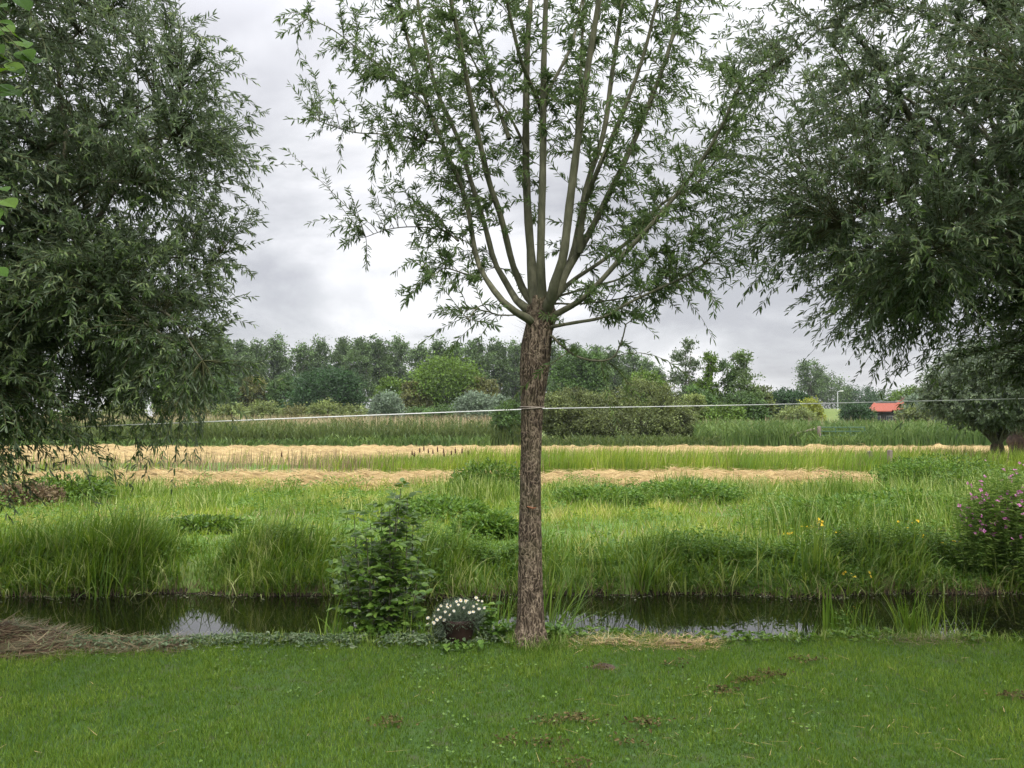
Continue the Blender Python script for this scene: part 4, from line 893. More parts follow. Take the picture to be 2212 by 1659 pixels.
# ------------------------------------------------------------------ plants close to the ditch
def pinnate(stem_pts, node_ts, leaf_len, lf_w, pets, K=3):
    """returns leaf arrays for compound leaves: pos, dir, len, width, up"""
    pos, d, ln, wd, up = [], [], [], [], []
    for P, az, L_ in pets:
        hx_, hy_ = cos(az), sin(az); dirv = nrm(np.array([hx_, hy_, rng.uniform(.1, 1.3)]))
        e_ = P + dirv * L_ + np.array([0, 0, -.25 * L_])
        sd_ = np.array([-hy_, hx_, 0])
        for f, s in ((.45, 1), (.45, -1), (.8, 1), (.8, -1), (1, 0)):
            q = P + (e_ - P) * f
            dd = nrm((e_ - P) * (1 if s == 0 else .55) / L_ + sd_ * s * .85 + np.array([0, 0, -.12 + rng.normal(0, .1)]))
            pos.append(q); d.append(dd); l_ = leaf_len * rng.uniform(.75, 1.15); ln.append(l_); wd.append(l_ * lf_w); up.append([rng.normal(0, .6), rng.normal(-.25, .5), 1])
    return map(np.array, (pos, d, ln, wd, up))

# elder shrub by the ditch
EY = 6.25; ex = xat(825, EY); ez = float(gz(ex, EY))
root = thing('elder_shrub', 'tall leafy dark green elder shrub at the water edge left of the flower pot', 'shrub', (ex, EY, ez))
SP = []; pets = []
tops = [(765, 1115), (790, 1150), (800, 1130), (825, 1090), (842, 1098), (866, 1055), (880, 1075), (850, 1140), (893, 1120), (858, 1075), (775, 1210), (905, 1200), (735, 1190), (800, 1240), (860, 1230), (740, 1260), (900, 1260), (830, 1190)]
for px_, py_ in tops:
    yy = EY + rng.uniform(-.16, .16); e_ = at(px_, py_, yy) - np.array([ex, EY, ez]); b0 = np.array([e_[0] * .65 + rng.normal(0, .03), rng.normal(0, .05), -.02])
    P = smooth_path([b0, b0 + (e_ - b0) * .5 + rng.normal(0, .02, 3), e_], 10); SP.append(P)
    nn_ = int(3 + e_[2] * 10)
    for q in range(nn_ + 1):
        f = min(1, max(.1, 0.12 + .88 * q / nn_ + rng.normal(0, .03))); p_ = P[int(f * 9)] + (P[min(9, int(f * 9) + 1)] - P[int(f * 9)]) * ((f * 9) % 1)
        for a in (q * 1.6 + rng.normal(0, .3), q * 1.6 + pi + rng.normal(0, .3)): pets.append((p_, a, rng.uniform(.08, .14)))
SP = np.array(SP); V, Q, v = tubes(SP, np.repeat(np.linspace(.008, .003, 10)[None], len(SP), 0), 6); mesh_np('stems', V, Q, M_limb, root, v=v, smooth=True)
pos, d, ln, wd, up = pinnate(None, None, .068, .60, pets); V, Q, v = leaves(pos, d, ln, wd, up=up, curve=.12, fold=.08); mesh_np('foliage', V, Q, M_dherb, root, v=v)

# generic leafy herb: stems with leaf pairs
def herb(name, label, category, x, y, h, nst, spread, mat, leaf=.05, lw=.4, pairs=9, group=None, lean=.15, r=.003, z=None, flowers=None, fm=None, branch=0):
    z = float(gz(x, y)) if z is None else z
    root = thing(name, label, category, (x, y, z), group)
    SP = []; pos, d = [], []
    for k in range(nst):
        a = rng.random() * 2 * pi; rr = spread * math.sqrt(rng.random()); b0 = np.array([rr * cos(a) * .6, rr * sin(a) * .5, -.02]); hh = h * rng.uniform(.6, 1)
        e_ = np.array([rr * cos(a) + rng.normal(0, lean * .3), rr * sin(a) * .8, hh]); P = smooth_path([b0, b0 * .4 + e_ * .6 + rng.normal(0, .015, 3), e_], 8); SP.append(P)
        for q in range(pairs):
            f = .1 + .9 * q / pairs + rng.uniform(0, .05); f = min(f, 1); p_ = P[int(f * 7)]; p_ = P[int(f * 7)] + (P[min(7, int(f * 7) + 1)] - P[int(f * 7)]) * ((f * 7) % 1)
            for s in range(4 if branch else 2):
                aa = q * 1.57 + s * (pi if not branch else pi / 2) + rng.normal(0, .25); pos.append(p_ + (nrm(np.array([cos(aa), sin(aa), .5])) * rng.uniform(0, branch) if branch else 0)); d.append([cos(aa), sin(aa), rng.uniform(.0, .7)])
    SP = np.array(SP); V, Q, v = tubes(SP, np.repeat(np.linspace(r, r * .4, 8)[None], nst, 0), 5); mesh_np('stems', V, Q, mat, root, v=v)
    pos = np.array(pos); k = len(pos); ln = leaf * rng.uniform(.6, 1.2, k); V, Q, v = leaves(pos, np.array(d), ln, ln * lw, curve=.25, up=rng.normal(0, .3, (k, 3)) + np.array([0, 0, 1.0])); mesh_np('foliage', V, Q, mat, root, v=v)
    return root, SP

def petals(centers, size, n=5, tilt=.2, cupped=.2, facing=None):
    pos, d, up = [], [], []
    for c in centers:
        f = nrm(np.array(facing if facing is not None else [rng.normal(0, .4), -.6 + rng.normal(0, .3), .8])); a_ = nrm(np.cross(f, [.3, .9, .1])); b_ = np.cross(f, a_)
        for k in range(n):
            an_ = k * 2 * pi / n + rng.normal(0, .1); q = a_ * cos(an_) + b_ * sin(an_)
            pos.append(c + q * size * .08); d.append(q + f * cupped); up.append(f)
    k = len(pos); return leaves(np.array(pos), np.array(d), np.full(k, size * .55), np.full(k, size * (1.9 / n)), up=np.array(up), wide=.5, curve=0, fold=.05)

FL = {}
def blossoms(root, centers, size, n, mat, facing=None, name='flower', centre=None, parts_mat=None):
    key = (size, n, mat.name)
    if key not in FL:
        FL[key] = []
        for q in range(3):
            V, Q, v = petals([np.zeros(3)], size, n, facing=facing); o_ = mesh_np(name, V, Q, mat, root, v=v)
            FL[key].append(o_.data); bpy.data.objects.remove(o_)
            if centre and q == 0:
                V, Q, v = petals([np.array([0, -.003, .003])], centre, 6, facing=facing); o_ = mesh_np('flower_centre', V, Q, parts_mat, root, v=v); FL[key + ('c',)] = o_.data; bpy.data.objects.remove(o_)
    for c in centers[:95]:
        o_ = bpy.data.objects.new(name, FL[key][rng.integers(0, 3)]); C.objects.link(o_); o_.parent = root; o_.location = c; o_.rotation_euler = rng.normal(0, .38, 3); k_ = rng.uniform(.65, 1.15); o_.scale = (k_, k_, k_)
        if centre:
            p_ = bpy.data.objects.new('flower_centre', FL[key + ('c',)]); C.objects.link(p_); p_.parent = o_
M_pink = leafmat('pink_petal', [(.36, .08, .26), (.50, .14, .37), (.62, .28, .50)], .3, .6)
M_yel = leafmat('yellow_petal', [(.75, .50, .02), (.85, .62, .05)], .3, .6)
M_wht = leafmat('white_petal', [(.55, .55, .50), (.72, .72, .68)], .25, .6)
M_wherb = leafmat('willowherb_leaf', [(0.07, 0.14, 0.03), (0.12, 0.20, 0.045), (0.19, 0.28, 0.08)], .35, .6, spec=.15)
# willowherb stand at the right
for k, (px_, top, Y_, ns, sp, lab) in enumerate([(2160, 995, 9.55, 34, .34, 'tallest pink flowered willowherb stand right of all, its tops reaching the old pollard trunks'), (2100, 1040, 9.45, 24, .22, 'pink flowered willowherb stand at the left side of the tallest one'), (2200, 1060, 9.3, 24, .3, 'pink flowered willowherb stand low at the right edge above the water'), (2290, 1010, 9.6, 26, .4, 'pink willowherb stand cut by the right edge')]):
    x_ = xat(px_, Y_); z_ = float(gz(x_, Y_)); h_ = zat(top, Y_) - z_
    r_, SP = herb('willowherb', lab, 'wildflower', x_, Y_, h_, ns, sp, M_wherb, leaf=.075, lw=.24, pairs=20, group='pink willowherb on the far bank', r=.005, branch=.12, z=z_)
    fl = []
    for P in SP:
        for q in range(rng.integers(0, 4)): fl.append(P[-1] + rng.normal(0, 1, 3) * np.array([.05, .04, .10]) + np.array([0, -.02, -.06]))
    for q in range(14): P = SP[rng.integers(0, len(SP))]; fl.append(P[rng.integers(4, 7)] + rng.normal(0, .05, 3) + np.array([0, -.1, 0]))
    blossoms(r_, fl, .042, 4, M_pink, facing=[.1, -.8, .5])
# ragwort and other yellow flowers in the meadow
spots = [(1700, 1150, 10.8), (1725, 1165, 10.6), (1745, 1135, 11.0), (1790, 1175, 10.3), (1810, 1150, 10.2), (1840, 1140, 10.4), (1900, 1160, 10.2), (1990, 1155, 10.0), (2040, 1165, 9.9), (1715, 1185, 10.2), (1760, 1120, 11.3), (1960, 1125, 10.6)]
for k, (px_, py_, Y_) in enumerate(spots):
    x_ = xat(px_, Y_); z_ = float(gz(x_, Y_)); h_ = zat(py_, Y_) - z_
    r_, SP = herb('ragwort', 'yellow flowered ragwort in the tall growth of the right far bank', 'wildflower', x_, Y_, h_, 5, .10, M_dherb, leaf=.05, lw=.3, pairs=7, group='ragwort on the right far bank', z=z_)
    fl = [P[-1] + rng.normal(0, .018, 3) * np.array([1, 1, .3]) for P in SP for _ in range(3)]
    blossoms(r_, fl, .028, 8, M_yel, facing=[0, -.5, .9])
x_, Y_ = xat(1842, 9.2), 9.2; r_, SP = herb('marsh_ragwort', 'small bright yellow flowers low over the water right', 'wildflower', x_, Y_, .22, 4, .1, M_herb, leaf=.05, pairs=5, z=float(gz(x_, Y_)))
fl = [P[-1] + rng.normal(0, .03, 3) for P in SP for _ in range(2)]; blossoms(r_, fl, .035, 8, M_yel, facing=[0, -.7, .8])

# leafy weed patches on the far bank
wl_ = [(640, 9.5, .46, 'dark nettle patch on the far bank left of the elder'), (595, 9.7, .40, 'dark nettle patch among tall grass left on the far bank'), (1020, 9.4, .36, 'nettle patch on the far bank above the flower pot'), (1075, 9.5, .34, 'leafy weeds on the far bank just left of the trunk'), (960, 9.6, .38, 'weeds on the far bank right of the elder'),
       (1290, 9.4, .22, 'low dock weeds on the far bank right of the trunk'), (1500, 9.5, .36, 'green weeds on the far bank over the right sky reflection'), (1580, 9.45, .32, 'leafy weeds on the far bank right of the arching sedge'), (1680, 9.5, .36, 'weeds on the far bank left of the tall iris leaves'), (1800, 9.5, .45, 'dark weed patch below the ragwort'), (1860, 9.6, .5, 'tall dark weeds on the right far bank'),
       (1920, 9.5, .45, 'weeds below the rightmost ragwort'), (1990, 9.6, .5, 'bushy weeds left of the pink willowherb'), (2050, 9.4, .55, 'leafy weeds at the foot of the pink willowherb'), (2140, 9.3, .5, 'shaded weeds below the willowherb at the right edge'), (1130, 9.6, .3, 'weeds on the far bank behind the trunk')]
for px_, Y_, h_, lab in wl_:
    h_ = h_ * (.45 + .55 * float(gapf(px_))); Y_ += .25
    herb('weed_patch', lab, 'weeds', xat(px_, Y_), Y_, h_, 26, .3, M_dherb if 'dark' in lab or px_ > 1780 else M_herb, leaf=.055, lw=.38, pairs=8, group='weeds on the far bank')
# bramble and bushes in the meadow
for px_, py_, Y_, wd_, ht, mt, lab in [(140, 1060, 15.2, .95, .55, M_dherb, 'dark bramble bush far left in the meadow under the hanging willow tips'), (60, 1075, 14.6, .7, .45, M_brown, 'brown withered bramble beside the dark one far left'),
        (1165 - 110, 1030, 16.6, .8, .7, M_dherb, 'tall dark weed clump before the near hay left of the trunk'), (2030, 985, 19, 1.3, .72, M_dherb, 'large dark thicket beyond the willowherb at the foot of the old pollard'), (1985, 1000, 18, 1.0, .65, M_herb, 'green weedy clump left of the large dark thicket'), (2110, 1010, 17, 1.1, .5, M_dherb, 'dark thicket right below the old pollard trunk'),
        (1820, 1120, 12.5, 1.1, .35, M_herb, 'low yellow green herb patch in the right meadow'), (1950, 1095, 13.5, 1.2, .42, M_herb, 'bright rounded herb patch left of the willowherb'), (1290, 1075, 15, .9, .35, M_herb, 'leafy herb patch in the middle meadow right of the trunk'), (1480, 1065, 15.5, 1.1, .42, M_herb, 'rounded herb patch near the near hay strip, right of centre'),
        (440, 1150, 11.6, .7, .2, M_dherb, 'low dark herb patch in the left meadow'), (950, 1110, 13, .8, .3, M_herb, 'light herb patch in the meadow behind the elder'), (1050, 1160, 11, .45, .3, M_herb, 'small rounded herb in the meadow left of the trunk')]:
    x_ = xat(px_, Y_); k = 3600; q = ell_pts([(0, 0, ht * .45, wd_, wd_ * .6, ht * .55), (wd_ * .5, 0, ht * .35, wd_ * .5, wd_ * .5, ht * .45), (-wd_ * .5, 0.1, ht * .4, wd_ * .5, wd_ * .5, ht * .5)], k, .4)
    q = q * (1 + .12 * wob(q, 5)[:, None]); q = q[q[:, 2] > 0]; k = len(q)
    V, Q, v = leaves(q, nrm(q) + rng.normal(0, .6, (k, 3)), .05 + .05 * rng.random(k), .025 + .02 * rng.random(k))
    r_ = thing('bramble' if 'bramble' in lab else 'herb_clump', lab, 'bush', (x_, Y_, float(gz(x_, Y_))))
    mesh_np('foliage', V, Q, mt, r_, v=v)
    V, Q, v = stems(np.array([0, 0, 0.0]), ell_pts([(0, 0, ht * .5, wd_ * .9, wd_ * .5, ht * .6)], 16, .3), .008, .002, 4); mesh_np('stems', V, Q, M_brown, r_, v=v)

# iris / sedge clumps with sword leaves at both edges of the ditch
def sedge(label, px_, Y_, nb_, h_, sp, wd_=.014, mat=None, lean=.2, curl=1.0, grp='sword leaved clumps at the ditch', az0=None, zz=None):
    x_ = xat(px_, Y_); z_ = float(gz(x_, Y_)) if zz is None else zz
    base = np.stack([rng.normal(0, sp, nb_), rng.normal(0, sp * .5, nb_), np.full(nb_, -.03)], -1)
    az_ = rng.random(nb_) * 2 * pi if az0 is None else rng.normal(az0, .8, nb_)
    V, Q, v = blades(base, h_ * rng.uniform(.5, 1.05, nb_), wd_ * rng.uniform(.6, 1.2, nb_), az_, np.abs(rng.normal(0, lean, nb_)), curl * rng.random(nb_) ** 1.5, 7, v=rng.random(nb_) * .72, twist=.5)
    o_ = mesh_np('sedge_clump', V, Q, mat or M_bank, v=v); o_.location = (x_, Y_, z_); return tag(o_, label, 'sedge', grp)
sedge('broad bladed iris clump standing beside the elder shrub', 735, 6.2, 25, 0.68, .05, .018, lean=.12, curl=.9, az0=0.6)
sedge('yellowing sedge clump low in front of the elder shrub', 712, 6.15, 29, 0.37, .06, .009, curl=2.2)
sedge('sedge clump between elder shrub and flower pot', 905, 6.15, 34, 0.48, .07, .010, curl=1.2)
sedge('sedge clump leaning right behind the flower pot', 1075, 6.5, 34, 0.78, .06, .013, lean=.3, curl=1, az0=.3)
sedge('long leaved sedge close right of the bare trunk', 1190, 6.3, 39, 0.71, .05, .014, lean=.45, curl=1.2, az0=.1)
sedge('few bent sword leaves over the left water near the debris', 205, 6.2, 13, 0.28, .05, .012, curl=2.2)
sedge('few pale bent leaves in front of the left sky reflection', 400, 6.25, 13, 0.31, .05, .013, curl=2.0)
sedge('tall thin blade group at the left sky reflection', 390, 6.4, 5, 0.43, .02, .012, curl=.6)
sedge('curled blades left of the yellowing sedge', 640, 6.3, 11, 0.28, .05, .012, curl=2.2)
sedge('two crossing blades before the middle water right of trunk', 1475, 6.4, 4, 0.37, .02, .009, lean=.5)
sedge('tall iris leaves on the near bank at the right', 1782, 6.25, 16, 0.60, .03, .016, lean=.07, curl=.5)
sedge('iris leaves leaning left of the nettle on the near bank right', 1820, 6.3, 18, 0.48, .04, .013, lean=.2, curl=.9)
sedge('grassy sedge clump on the near bank right of the nettle', 1860, 6.3, 29, 0.48, .06, .010, lean=.3, curl=1.2)
sedge('dense sedge clump near bank, tallest of the right group', 1950, 6.3, 46, 0.57, .07, .013, lean=.2, curl=.9)
sedge('sedge clump with brown seed stalks at the right near bank', 1990, 6.35, 39, 0.60, .07, .010, lean=.25, curl=1)
sedge('arching blades at the far right of the near bank', 2080, 6.3, 20, 0.54, .06, .009, lean=.5, curl=1.2)
sedge('fine long blades at the right edge of the near bank', 2150, 6.3, 16, 0.43, .08, .008, lean=.5, curl=1.2)
sedge('sparse low blades left of the tall iris at the right', 1735, 6.25, 11, 0.31, .05, .010, curl=1.0)
sedge('arching pale sedge on the far bank with drooping leaves', 1390, 9.2, 60, .70, .10, .015, lean=.2, curl=1.9)
sedge('tall dark iris leaves on the right far bank', 1745, 9.2, 30, .82, .07, .020, lean=.10, curl=.4)
sedge('arching yellow green sedge overhanging the water left of the elder', 665, 9.2, 44, .62, .12, .014, lean=.3, curl=2.0)
sedge('arching sedge on the left far bank with pale hanging leaves', 240, 9.15, 60, .72, .25, .015, lean=.2, curl=1.9)
sedge('iris leaves at the far bank behind the trunk right', 1225, 9.1, 24, .45, .10, .014, lean=.3, curl=1.0)
sedge('dark reed tuft before the near hay left', 215, 16.4, 70, .75, .18, .02, lean=.15, curl=.5, grp='reed tufts before the hay')
sedge('upright reed tuft before the near hay at the right', 1815, 15.2, 50, .72, .14, .02, lean=.1, curl=.4, grp='reed tufts before the hay')
# nettles near bank
herb('nettle', 'young nettle on the near bank amid the right hand iris leaves', 'nettle', xat(1812, 6.25), 6.25, .26, 7, .07, M_herb, leaf=.045, lw=.5, pairs=6)
herb('nettle', 'pale wilting nettle sprig at the left end of the debris heap', 'nettle', xat(30, 6.1), 6.1, .12, 4, .05, M_herb, leaf=.045, lw=.5, pairs=4)
herb('bindweed', 'heart leaved green climber right of the flower pot', 'climbing plant', xat(1045, 6.05), 6.05, .30, 9, .10, M_herb, leaf=.07, lw=.75, pairs=5)
herb('weed', 'lobed leafy weed at the left foot of the bare trunk', 'weeds', xat(1090, 5.95), 5.95, .16, 10, .10, M_herb, leaf=.06, lw=.7, pairs=4)
herb('weed', 'rounded leafy weed at the right foot of the bare trunk', 'weeds', xat(1200, 5.95), 5.95, .14, 12, .12, M_herb, leaf=.06, lw=.8, pairs=4)
herb('weed', 'dark leafy weed beneath the elder shrub', 'weeds', xat(790, 6.05), 6.05, .16, 12, .14, M_dherb, leaf=.07, lw=.7, pairs=4)
herb('weed', 'small weed leaves in front of the flower pot', 'weeds', xat(1000, 5.72), 5.72, .07, 9, .08, M_herb, leaf=.055, lw=.8, pairs=2)

# flower pot with white marguerites
FY = 5.92; fx = xat(992, FY)
root = thing('flower_pot', 'dark brown pot of small white daisies on the lawn edge', 'flower pot', (fx, FY, 0))
prof = [(0.0, 0.0), (.085, 0.0), (.098, .05), (.112, .12), (.122, .15), (.124, .175), (.112, .175), (.108, .14), (0.0, .13)]
an = np.linspace(0, 2 * pi, 33)[:-1]; V = np.array([[r * cos(a), r * sin(a), z] for r, z in prof for a in an]); k = np.arange(len(prof) - 1)[:, None] * 32; j = np.arange(32)[None]
Q = np.stack([k + j, k + (j + 1) % 32, k + 32 + (j + 1) % 32, k + 32 + j], -1).reshape(-1, 4)
mesh_np('pot', V, Q, noisemat('dark_pot', [(.016, .009, .007), (.035, .020, .015)], scale=12, rough=.6, bump=.2), root, smooth=True)
E_ = [(0, 0, .19, .18, .16, .11), (-.10, -.02, .14, .11, .11, .09), (.09, 0, .20, .10, .10, .09)]
q = ell_pts(E_, 4200, .35); q = q[q[:, 2] > .07]; k = len(q)
V, Q, v = leaves(q, nrm(q - [0, 0, .1]) + rng.normal(0, .5, (k, 3)), .016 + .014 * rng.random(k), np.full(k, .004)); mesh_np('foliage', V, Q, leafmat('daisy_leaf', [(.05, .08, .05), (.09, .13, .08), (.15, .18, .12)], .2), root, v=v)
fl = []
for px_, py_ in [(1012, 1290), (1022, 1288), (1005, 1292), (995, 1294), (1030, 1291), (1040, 1296), (985, 1297), (975, 1300), (965, 1301), (955, 1303), (968, 1305), (1045, 1308), (1038, 1312), (1020, 1315), (998, 1310), (960, 1318), (1015, 1318), (940, 1325), (945, 1335), (935, 1338), (928, 1332), (950, 1332), (972, 1326), (960, 1335), (925, 1342), (1010, 1296), (990, 1303), (948, 1312), (1033, 1300), (978, 1315), (1025, 1304), (938, 1345)]:
    c = at(px_, py_ + 4, FY - .10 - .04 * rng.random()) - np.array([fx, FY, 0]); fl.append(c)
fl = [c + rng.normal(0, .006, 3) for c in fl]; blossoms(root, fl, .023, 9, M_wht, facing=[0, -.75, .75], centre=.009, parts_mat=M_yel)

# debris heaps
def heap(name, label, px0, px1, Y0, wy, ht, nb_, mats, leafy=0, seed=0, bl=(.06, .22), grp='cut plant litter on the ditch edge'):
    x0, x1 = xat(px0, Y0), xat(px1, Y0); xs_ = np.linspace(x0, x1, max(10, int((x1 - x0) / .02))); ts = np.linspace(-1, 1, 16); XX, TT = np.meshgrid(xs_, ts)
    cx_ = (x0 + x1) / 2; YY = Y0 + TT * wy / 2; env = np.clip(1 - np.abs(TT) ** 2, 0, 1) * np.clip(1 - (np.abs(XX - cx_) / ((x1 - x0) / 2)) ** 4, 0, 1)
    ZZ = gz(XX.ravel(), YY.ravel()).reshape(XX.shape); ZZ = np.maximum(ZZ, -.06 + ZZ * .35) + ht * env * (.65 + .45 * wob2(XX.ravel(), YY.ravel(), 5, seed).reshape(XX.shape)) - .015
    V = np.stack([XX.ravel() - cx_, YY.ravel() - Y0, ZZ.ravel()], -1); nx_ = len(xs_); i = np.arange(15)[:, None] * nx_; j = np.arange(nx_ - 1)[None]
    Q = np.stack([i + j, i + j + 1, i + j + 1 + nx_, i + j + nx_], -1).reshape(-1, 4)
    r = rng.integers(0, len(V), nb_); base = V[r] + np.array([0, 0, .006])
    B = blades(base, rng.uniform(*bl, nb_), rng.uniform(.003, .008, nb_), rng.random(nb_) * 2 * pi, rng.uniform(1.3, 1.62, nb_), rng.uniform(-.25, .35, nb_), 4)
    o_ = mesh_np(name, np.concatenate([V, B[0]]), np.concatenate([Q, B[1] + len(V)]), mats, v=np.concatenate([np.full(len(V), .5), B[2]]), mi=np.concatenate([np.zeros(len(Q)), 1 + (np.repeat(rng.random(nb_), 4) < .35)]), smooth=True)
    o_.location = (cx_, Y0, 0); tag(o_, label, 'plant litter', grp)
    return o_
M_litter = noisemat('brown_litter', [(.035, .022, .014), (.075, .048, .030), (.13, .09, .055)], scale=30, bump=.8)
M_gstem = leafmat('cut_green_stem', [(.06, .09, .03), (.12, .15, .06), (.22, .24, .12)], .2)
heap('debris_heap', 'largest heap of brown cut stems and roots at the lawn edge, far left', -260, 200, 5.85, .75, .15, 5200, [M_litter, M_brown, M_gstem], seed=1)
heap('debris_heap', 'lower reddish brown litter heap right of the largest one', 170, 420, 5.88, .5, .08, 2000, [M_litter, M_brown, M_gstem], seed=2)
heap('debris_heap', 'tan heap of dry reed stems at the lawn edge right of the trunk', 1405, 1540, 5.9, .26, .045, 900, [M_litter, M_hay, M_brown], seed=3)
heap('debris_heap', 'flat brown litter at the near bank beneath the right hand iris leaves', 1840, 2110, 6.0, .26, .02, 600, [M_litter, M_brown, M_gstem], seed=4)
heap('debris_heap', 'thin straw litter just right of the bare trunk', 1230, 1400, 5.9, .28, .03, 700, [M_litter, M_hay, M_gstem], seed=5)
# wilted pale leaves scattered along the edge
n = 5200; px_ = rng.uniform(150, 1120, n); y = near_edge(xat(px_, 5.9)) + .02 + rng.normal(0, .11, n); x = (px_ - 1106) / F * y
keep = wob2(x, y, 3.0, 43) > -.5; x, y = x[keep], y[keep]; n = len(x)
pos = np.stack([x, y, np.maximum(gz(x, y), -.12) + .01 + .05 * rng.random(n)], -1); an = rng.random(n) * 2 * pi
V, Q, v = leaves(pos, np.stack([np.cos(an), np.sin(an), rng.normal(.1, .3, n)], -1), .02 + .035 * rng.random(n) ** 2, .008 + .018 * rng.random(n) ** 2, curve=.3)
tag(mesh_np('wilted_leaves', V, Q, leafmat('wilted_leaf', [(.05, .09, .035), (.10, .15, .07), (.19, .23, .14)], .2, .6), v=v), kind='stuff')
n = 1500; px_ = rng.uniform(1180, 2300, n); y = near_edge(xat(px_, 5.9)) + .02 + rng.normal(0, .12, n); x = (px_ - 1106) / F * y
keep = wob2(x, y, 3.0, 41) > -.1; x, y = x[keep], y[keep]; n = len(x)
pos = np.stack([x, y, np.maximum(gz(x, y), -.15) + .01 + .04 * rng.random(n)], -1); an = rng.random(n) * 2 * pi
V, Q, v = leaves(pos, np.stack([np.cos(an), np.sin(an), rng.normal(.2, .3, n)], -1), .03 + .03 * rng.random(n), .014 + .016 * rng.random(n), curve=.3)
tag(mesh_np('edge_weeds', V, Q, M_dherb, v=v), kind='stuff')
# unmown grass fringe on the near bank
n = 9000; x = (rng.random(n) * 2 - 1) * 5.5; y = near_edge(x) + rng.uniform(-.12, .25, n); den = wob2(x, y, 2.0, 9); keep = den > -.2; x, y = x[keep], y[keep]; n = len(x)
grass('edge_grass', x, y, .05 + .07 * rng.random(n), .004 + .003 * rng.random(n), M_bank, lean=.4, curl=1.3, segs=3)
# grass round the trunk foot
n = 900; an = rng.random(n) * 2 * pi; rr = .11 + .12 * rng.random(n); x = tx + rr * np.cos(an) + .05; y = TY + rr * np.sin(an) * .8
grass('trunk_foot_grass', x, y, .06 + .09 * rng.random(n), .004 + .002 * rng.random(n), M_bank, lean=.4, curl=1.2, segs=3)
# floating bits
n = 700; x = np.concatenate([rng.normal(xat(1700, 6.9), .35, 500), rng.uniform(-6, 6, 900)]); y = np.concatenate([rng.normal(6.75, .12, 500), far_edge(x[500:]) - np.abs(rng.normal(0, .13, 900))]); n = 1400
pos = np.stack([x, y, np.full(n, WZ + .006)], -1); an = rng.random(n) * 2 * pi
V, Q, v = leaves(pos, np.stack([np.cos(an), np.sin(an), np.zeros(n)], -1), .015 + .04 * rng.random(n) ** 2, .010 + .012 * rng.random(n), up=np.tile([0, 0, 1.0], (n, 1)), curve=0, fold=0)
tag(mesh_np('floating_leaves', V, Q, leafmat('duckweed', [(.05, .06, .02), (.10, .12, .05), (.26, .27, .17)], 0), v=v), kind='stuff')

a_, b_ = ray(1305, 1442)[:2]; s_ = (0.0 - CAMZ) / ray(1305, 1442)[2]; mx_, my_ = a_ * s_, b_ * s_
aa, rr_ = np.meshgrid(np.linspace(0, 2 * pi, 33)[:-1], np.linspace(0, 1, 9)); aa, rr_ = aa.ravel(), rr_.ravel()
V = np.stack([rr_ * .085 * np.cos(aa), rr_ * .065 * np.sin(aa), .028 * (1 - rr_ ** 2) + .004 * wob(np.stack([rr_ * np.cos(aa), rr_ * np.sin(aa), rr_], -1), 9) - .004], -1)
k = np.arange(8)[:, None] * 32; j = np.arange(32)[None]; Q = np.stack([k + j, k + 32 + j, k + 32 + (j + 1) % 32, k + (j + 1) % 32], -1).reshape(-1, 4)
o_ = mesh_np('molehill', V, Q, noisemat('loose_soil', [(.03, .022, .015), (.07, .05, .035), (.11, .085, .06)], scale=60, bump=.9), smooth=True); o_.location = (mx_, my_, 0); tag(o_, 'small bare patch of dark loose soil in the lawn right of the trunk', 'soil patch')
# litter on the lawn: loose straws, brown crumbs
px_ = np.concatenate([rng.normal(1700, 320, 110), rng.uniform(0, 2212, 30)]); py_ = rng.uniform(1410, 1655, 140)
P = []
for a, b_ in zip(px_, py_):
    r_ = ray(a, b_); s = (0.03 - CAMZ) / r_[2]; P.append([r_[0] * s, r_[1] * s, .028])
P = np.array(P); n = len(P)
V, Q, v = blades(P, rng.uniform(.02, .13, n), rng.uniform(.002, .0034, n), rng.random(n) * 2 * pi, np.full(n, 1.5), rng.uniform(-.1, .25, n), 4)
tag(mesh_np('straw_litter', V, Q, M_hay, v=v * .6), kind='stuff')
clods = [(1250, 1553, 70), (1300, 1440, 20), (1620, 1468, 80), (1660, 1455, 60), (1560, 1490, 50), (1400, 1560, 50), (1180, 1558, 40), (1350, 1600, 25), (840, 1560, 40), (1190, 1605, 40), (2190, 1500, 60), (1460, 1432, 20), (1740, 1425, 40), (1090, 1600, 20), (1240, 1650, 30)]
Pp = []
for a, b_, k in clods:
    r_ = ray(a, b_); s = (0.02 - CAMZ) / r_[2]; c = np.array([r_[0] * s, r_[1] * s, .026]); Pp.append(c + rng.normal(0, 1, (k, 3)) * np.array([.05, .035, .004]))
Pp = np.concatenate(Pp); n = len(Pp)
V, Q, v = leaves(Pp, rng.normal(0, 1, (n, 3)) * np.array([1, 1, .3]), .012 + .02 * rng.random(n), .008 + .01 * rng.random(n)); B = blades(Pp[::2], rng.uniform(.03, .09, len(Pp[::2])), np.full(len(Pp[::2]), .003), rng.random(len(Pp[::2])) * 6.28, np.full(len(Pp[::2]), 1.4), np.full(len(Pp[::2]), .2), 3)
V, Q, v = cat([(V, Q, v), B]); tag(mesh_np('mulch_crumbs', V, Q, leafmat('crumb', [(.035, .028, .010), (.07, .056, .022), (.16, .13, .055)], .1, .8, spec=.1), v=v), kind='stuff')

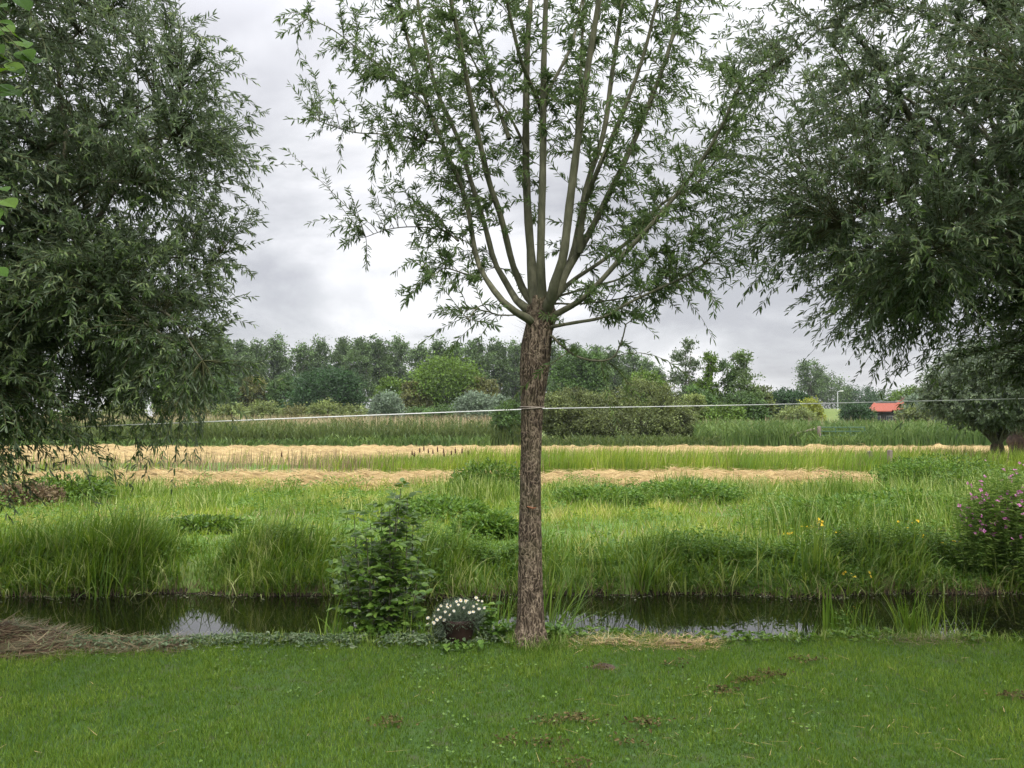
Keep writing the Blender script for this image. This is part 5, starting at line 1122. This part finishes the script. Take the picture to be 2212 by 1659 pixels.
# hazel twig with big light leaves hanging in from the left, close to the camera
HZ = 2.6
root = thing('hazel_shrub', 'hazel branches with broad bright green leaves hanging in at the upper left edge', 'shrub', (-2.6, HZ, 0))
M_hz = leafmat('hazel_leaf', [(.032, .075, .010), (.055, .115, .016), (.095, .165, .028)], .36, .6, spec=.08)
tips = [(30, 70, 1), (70, 100, 0), (85, 128, 1), (30, 130, 0), (8, 78, 1), (50, 160, 1), (24, 190, 0), (66, 5, 0), (10, 30, 1), (50, -12, 1), (22, 55, 1), (60, 85, 0), (12, 110, 1), (45, 100, 0), (75, 118, 1), (40, 145, 0), (25, 165, 1), (55, 178, 1), (15, 205, 0), (40, 205, 1), (10, 418, 1), (34, 440, 0), (8, 462, 1), (2, 492, 0), (6, 592, 1), (-30, 560, 0), (-40, 120, 1), (-60, 60, 1), (-50, 190, 0), (-50, 430, 1), (-60, 500, 0), (-20, 20, 0)]
ctr = np.array([-2.6, HZ, 0]); SP = []
stem = smooth_path([(0, 0, -.02), (-.1, .0, 1.0), (.0, 0, 2.0), (.25, 0, 2.9), (.5, 0, 3.2)], 16); stem2 = smooth_path([(0, 0.05, -.02), (.1, .0, .9), (.25, 0, 1.7), (.45, 0, 2.35)], 16)
st = np.stack([stem, stem2]); V, Q, v = tubes(st, np.repeat(np.linspace(.022, .006, 16)[None], 2, 0), 7); mesh_np('stems', V, Q, M_limb, root, v=v, smooth=True)
pos = []; d = []
al = st.reshape(-1, 3)
for a, b_, s in tips:
    c = at(a - 28, b_ - 8, HZ + rng.uniform(-.12, .12)) - ctr; pos.append(c); d.append([1.0, rng.normal(-.3, .3), rng.normal(-.35, .3)])
    i_ = np.argmin(np.linalg.norm(al - c, axis=1)); SP.append(smooth_path([al[i_], (al[i_] + c) / 2 + [0, 0, .05], c], 6))
k = 70; ex_ = ell_pts([(-.1, 0, 2.5, .45, .4, .7), (0, 0, 1.7, .35, .3, .5)], k, .5); ex_ = ex_[ex_[:, 0] < .05]
for c in ex_:
    i_ = np.argmin(np.linalg.norm(al - c, axis=1)); SP.append(smooth_path([al[i_], (al[i_] + c) / 2 + [0, 0, .03], c], 6)); pos.append(c); d.append(nrm(c - al[i_]) + rng.normal(0, .3, 3))
SP = np.array(SP); V, Q, v = tubes(SP, np.repeat(np.linspace(.003, .0012, 6)[None], len(SP), 0), 4); mesh_np('twigs', V, Q, M_twig, root, v=v)
# broad serrated leaf built as a fan with a notched outline
def broad(pos, d, size):
    Vs, Ts, vs, n0 = [], [], [], 0
    prof = [(0, 0), (.06, .22), (.14, .30), (.18, .38), (.28, .41), (.32, .47), (.44, .46), (.48, .50), (.60, .43), (.64, .44), (.76, .31), (.80, .30), (.90, .13), (1.0, 0)]
    for p_, dd, s in zip(pos, d, size):
        dd = nrm(np.array(dd, float)); up = nrm(np.array([rng.normal(0, .35), -.55 + rng.normal(0, .3), .75])); sd_ = nrm(np.cross(dd, up)); u_ = np.cross(sd_, dd)
        val = rng.random()
        mid_ = [p_ + dd * s * t_ - u_ * s * .18 * t_ ** 2 for t_, _ in prof]
        for sg in (-1, 1):
            ed = [m_ + sd_ * sg * w__ * s + u_ * (w__ * s * .22) for m_, (t_, w__) in zip(mid_, prof)]
            k_ = len(prof); Vs += mid_ + ed; 
            for q_ in range(k_ - 1):
                a0, a1, b0_, b1_ = n0 + q_, n0 + q_ + 1, n0 + k_ + q_, n0 + k_ + q_ + 1
                Ts += [[a0, a1, b1_], [a0, b1_, b0_]] if sg > 0 else [[a0, b1_, a1], [a0, b0_, b1_]]
            n0 += 2 * k_; vs += [val] * (2 * k_)
    return np.array(Vs), np.array(Ts), np.array(vs)
V, T, v = broad(pos, d, rng.uniform(.05, .078, len(pos))); mesh_np('leaves', V, None, M_hz, root, T=T, v=v, smooth=False)

# ------------------------------------------------------------------ air between here and the far trees
V, Q, v = box((0, 180, 13.5), (560, 420, 32)); V[:, 2] = np.where(V[:, 2] < 0, -2.2, 28)
m, t, o = new_mat('haze_air'); vo = N(t, 'ShaderNodeVolumePrincipled'); vo.inputs['Color'].default_value = (.86, .91, .98, 1); vo.inputs['Density'].default_value = HAZE
t.links.new(vo.outputs[0], o.inputs['Volume'])
tag(mesh_np('haze', V, Q, m, v=v), kind='stuff')
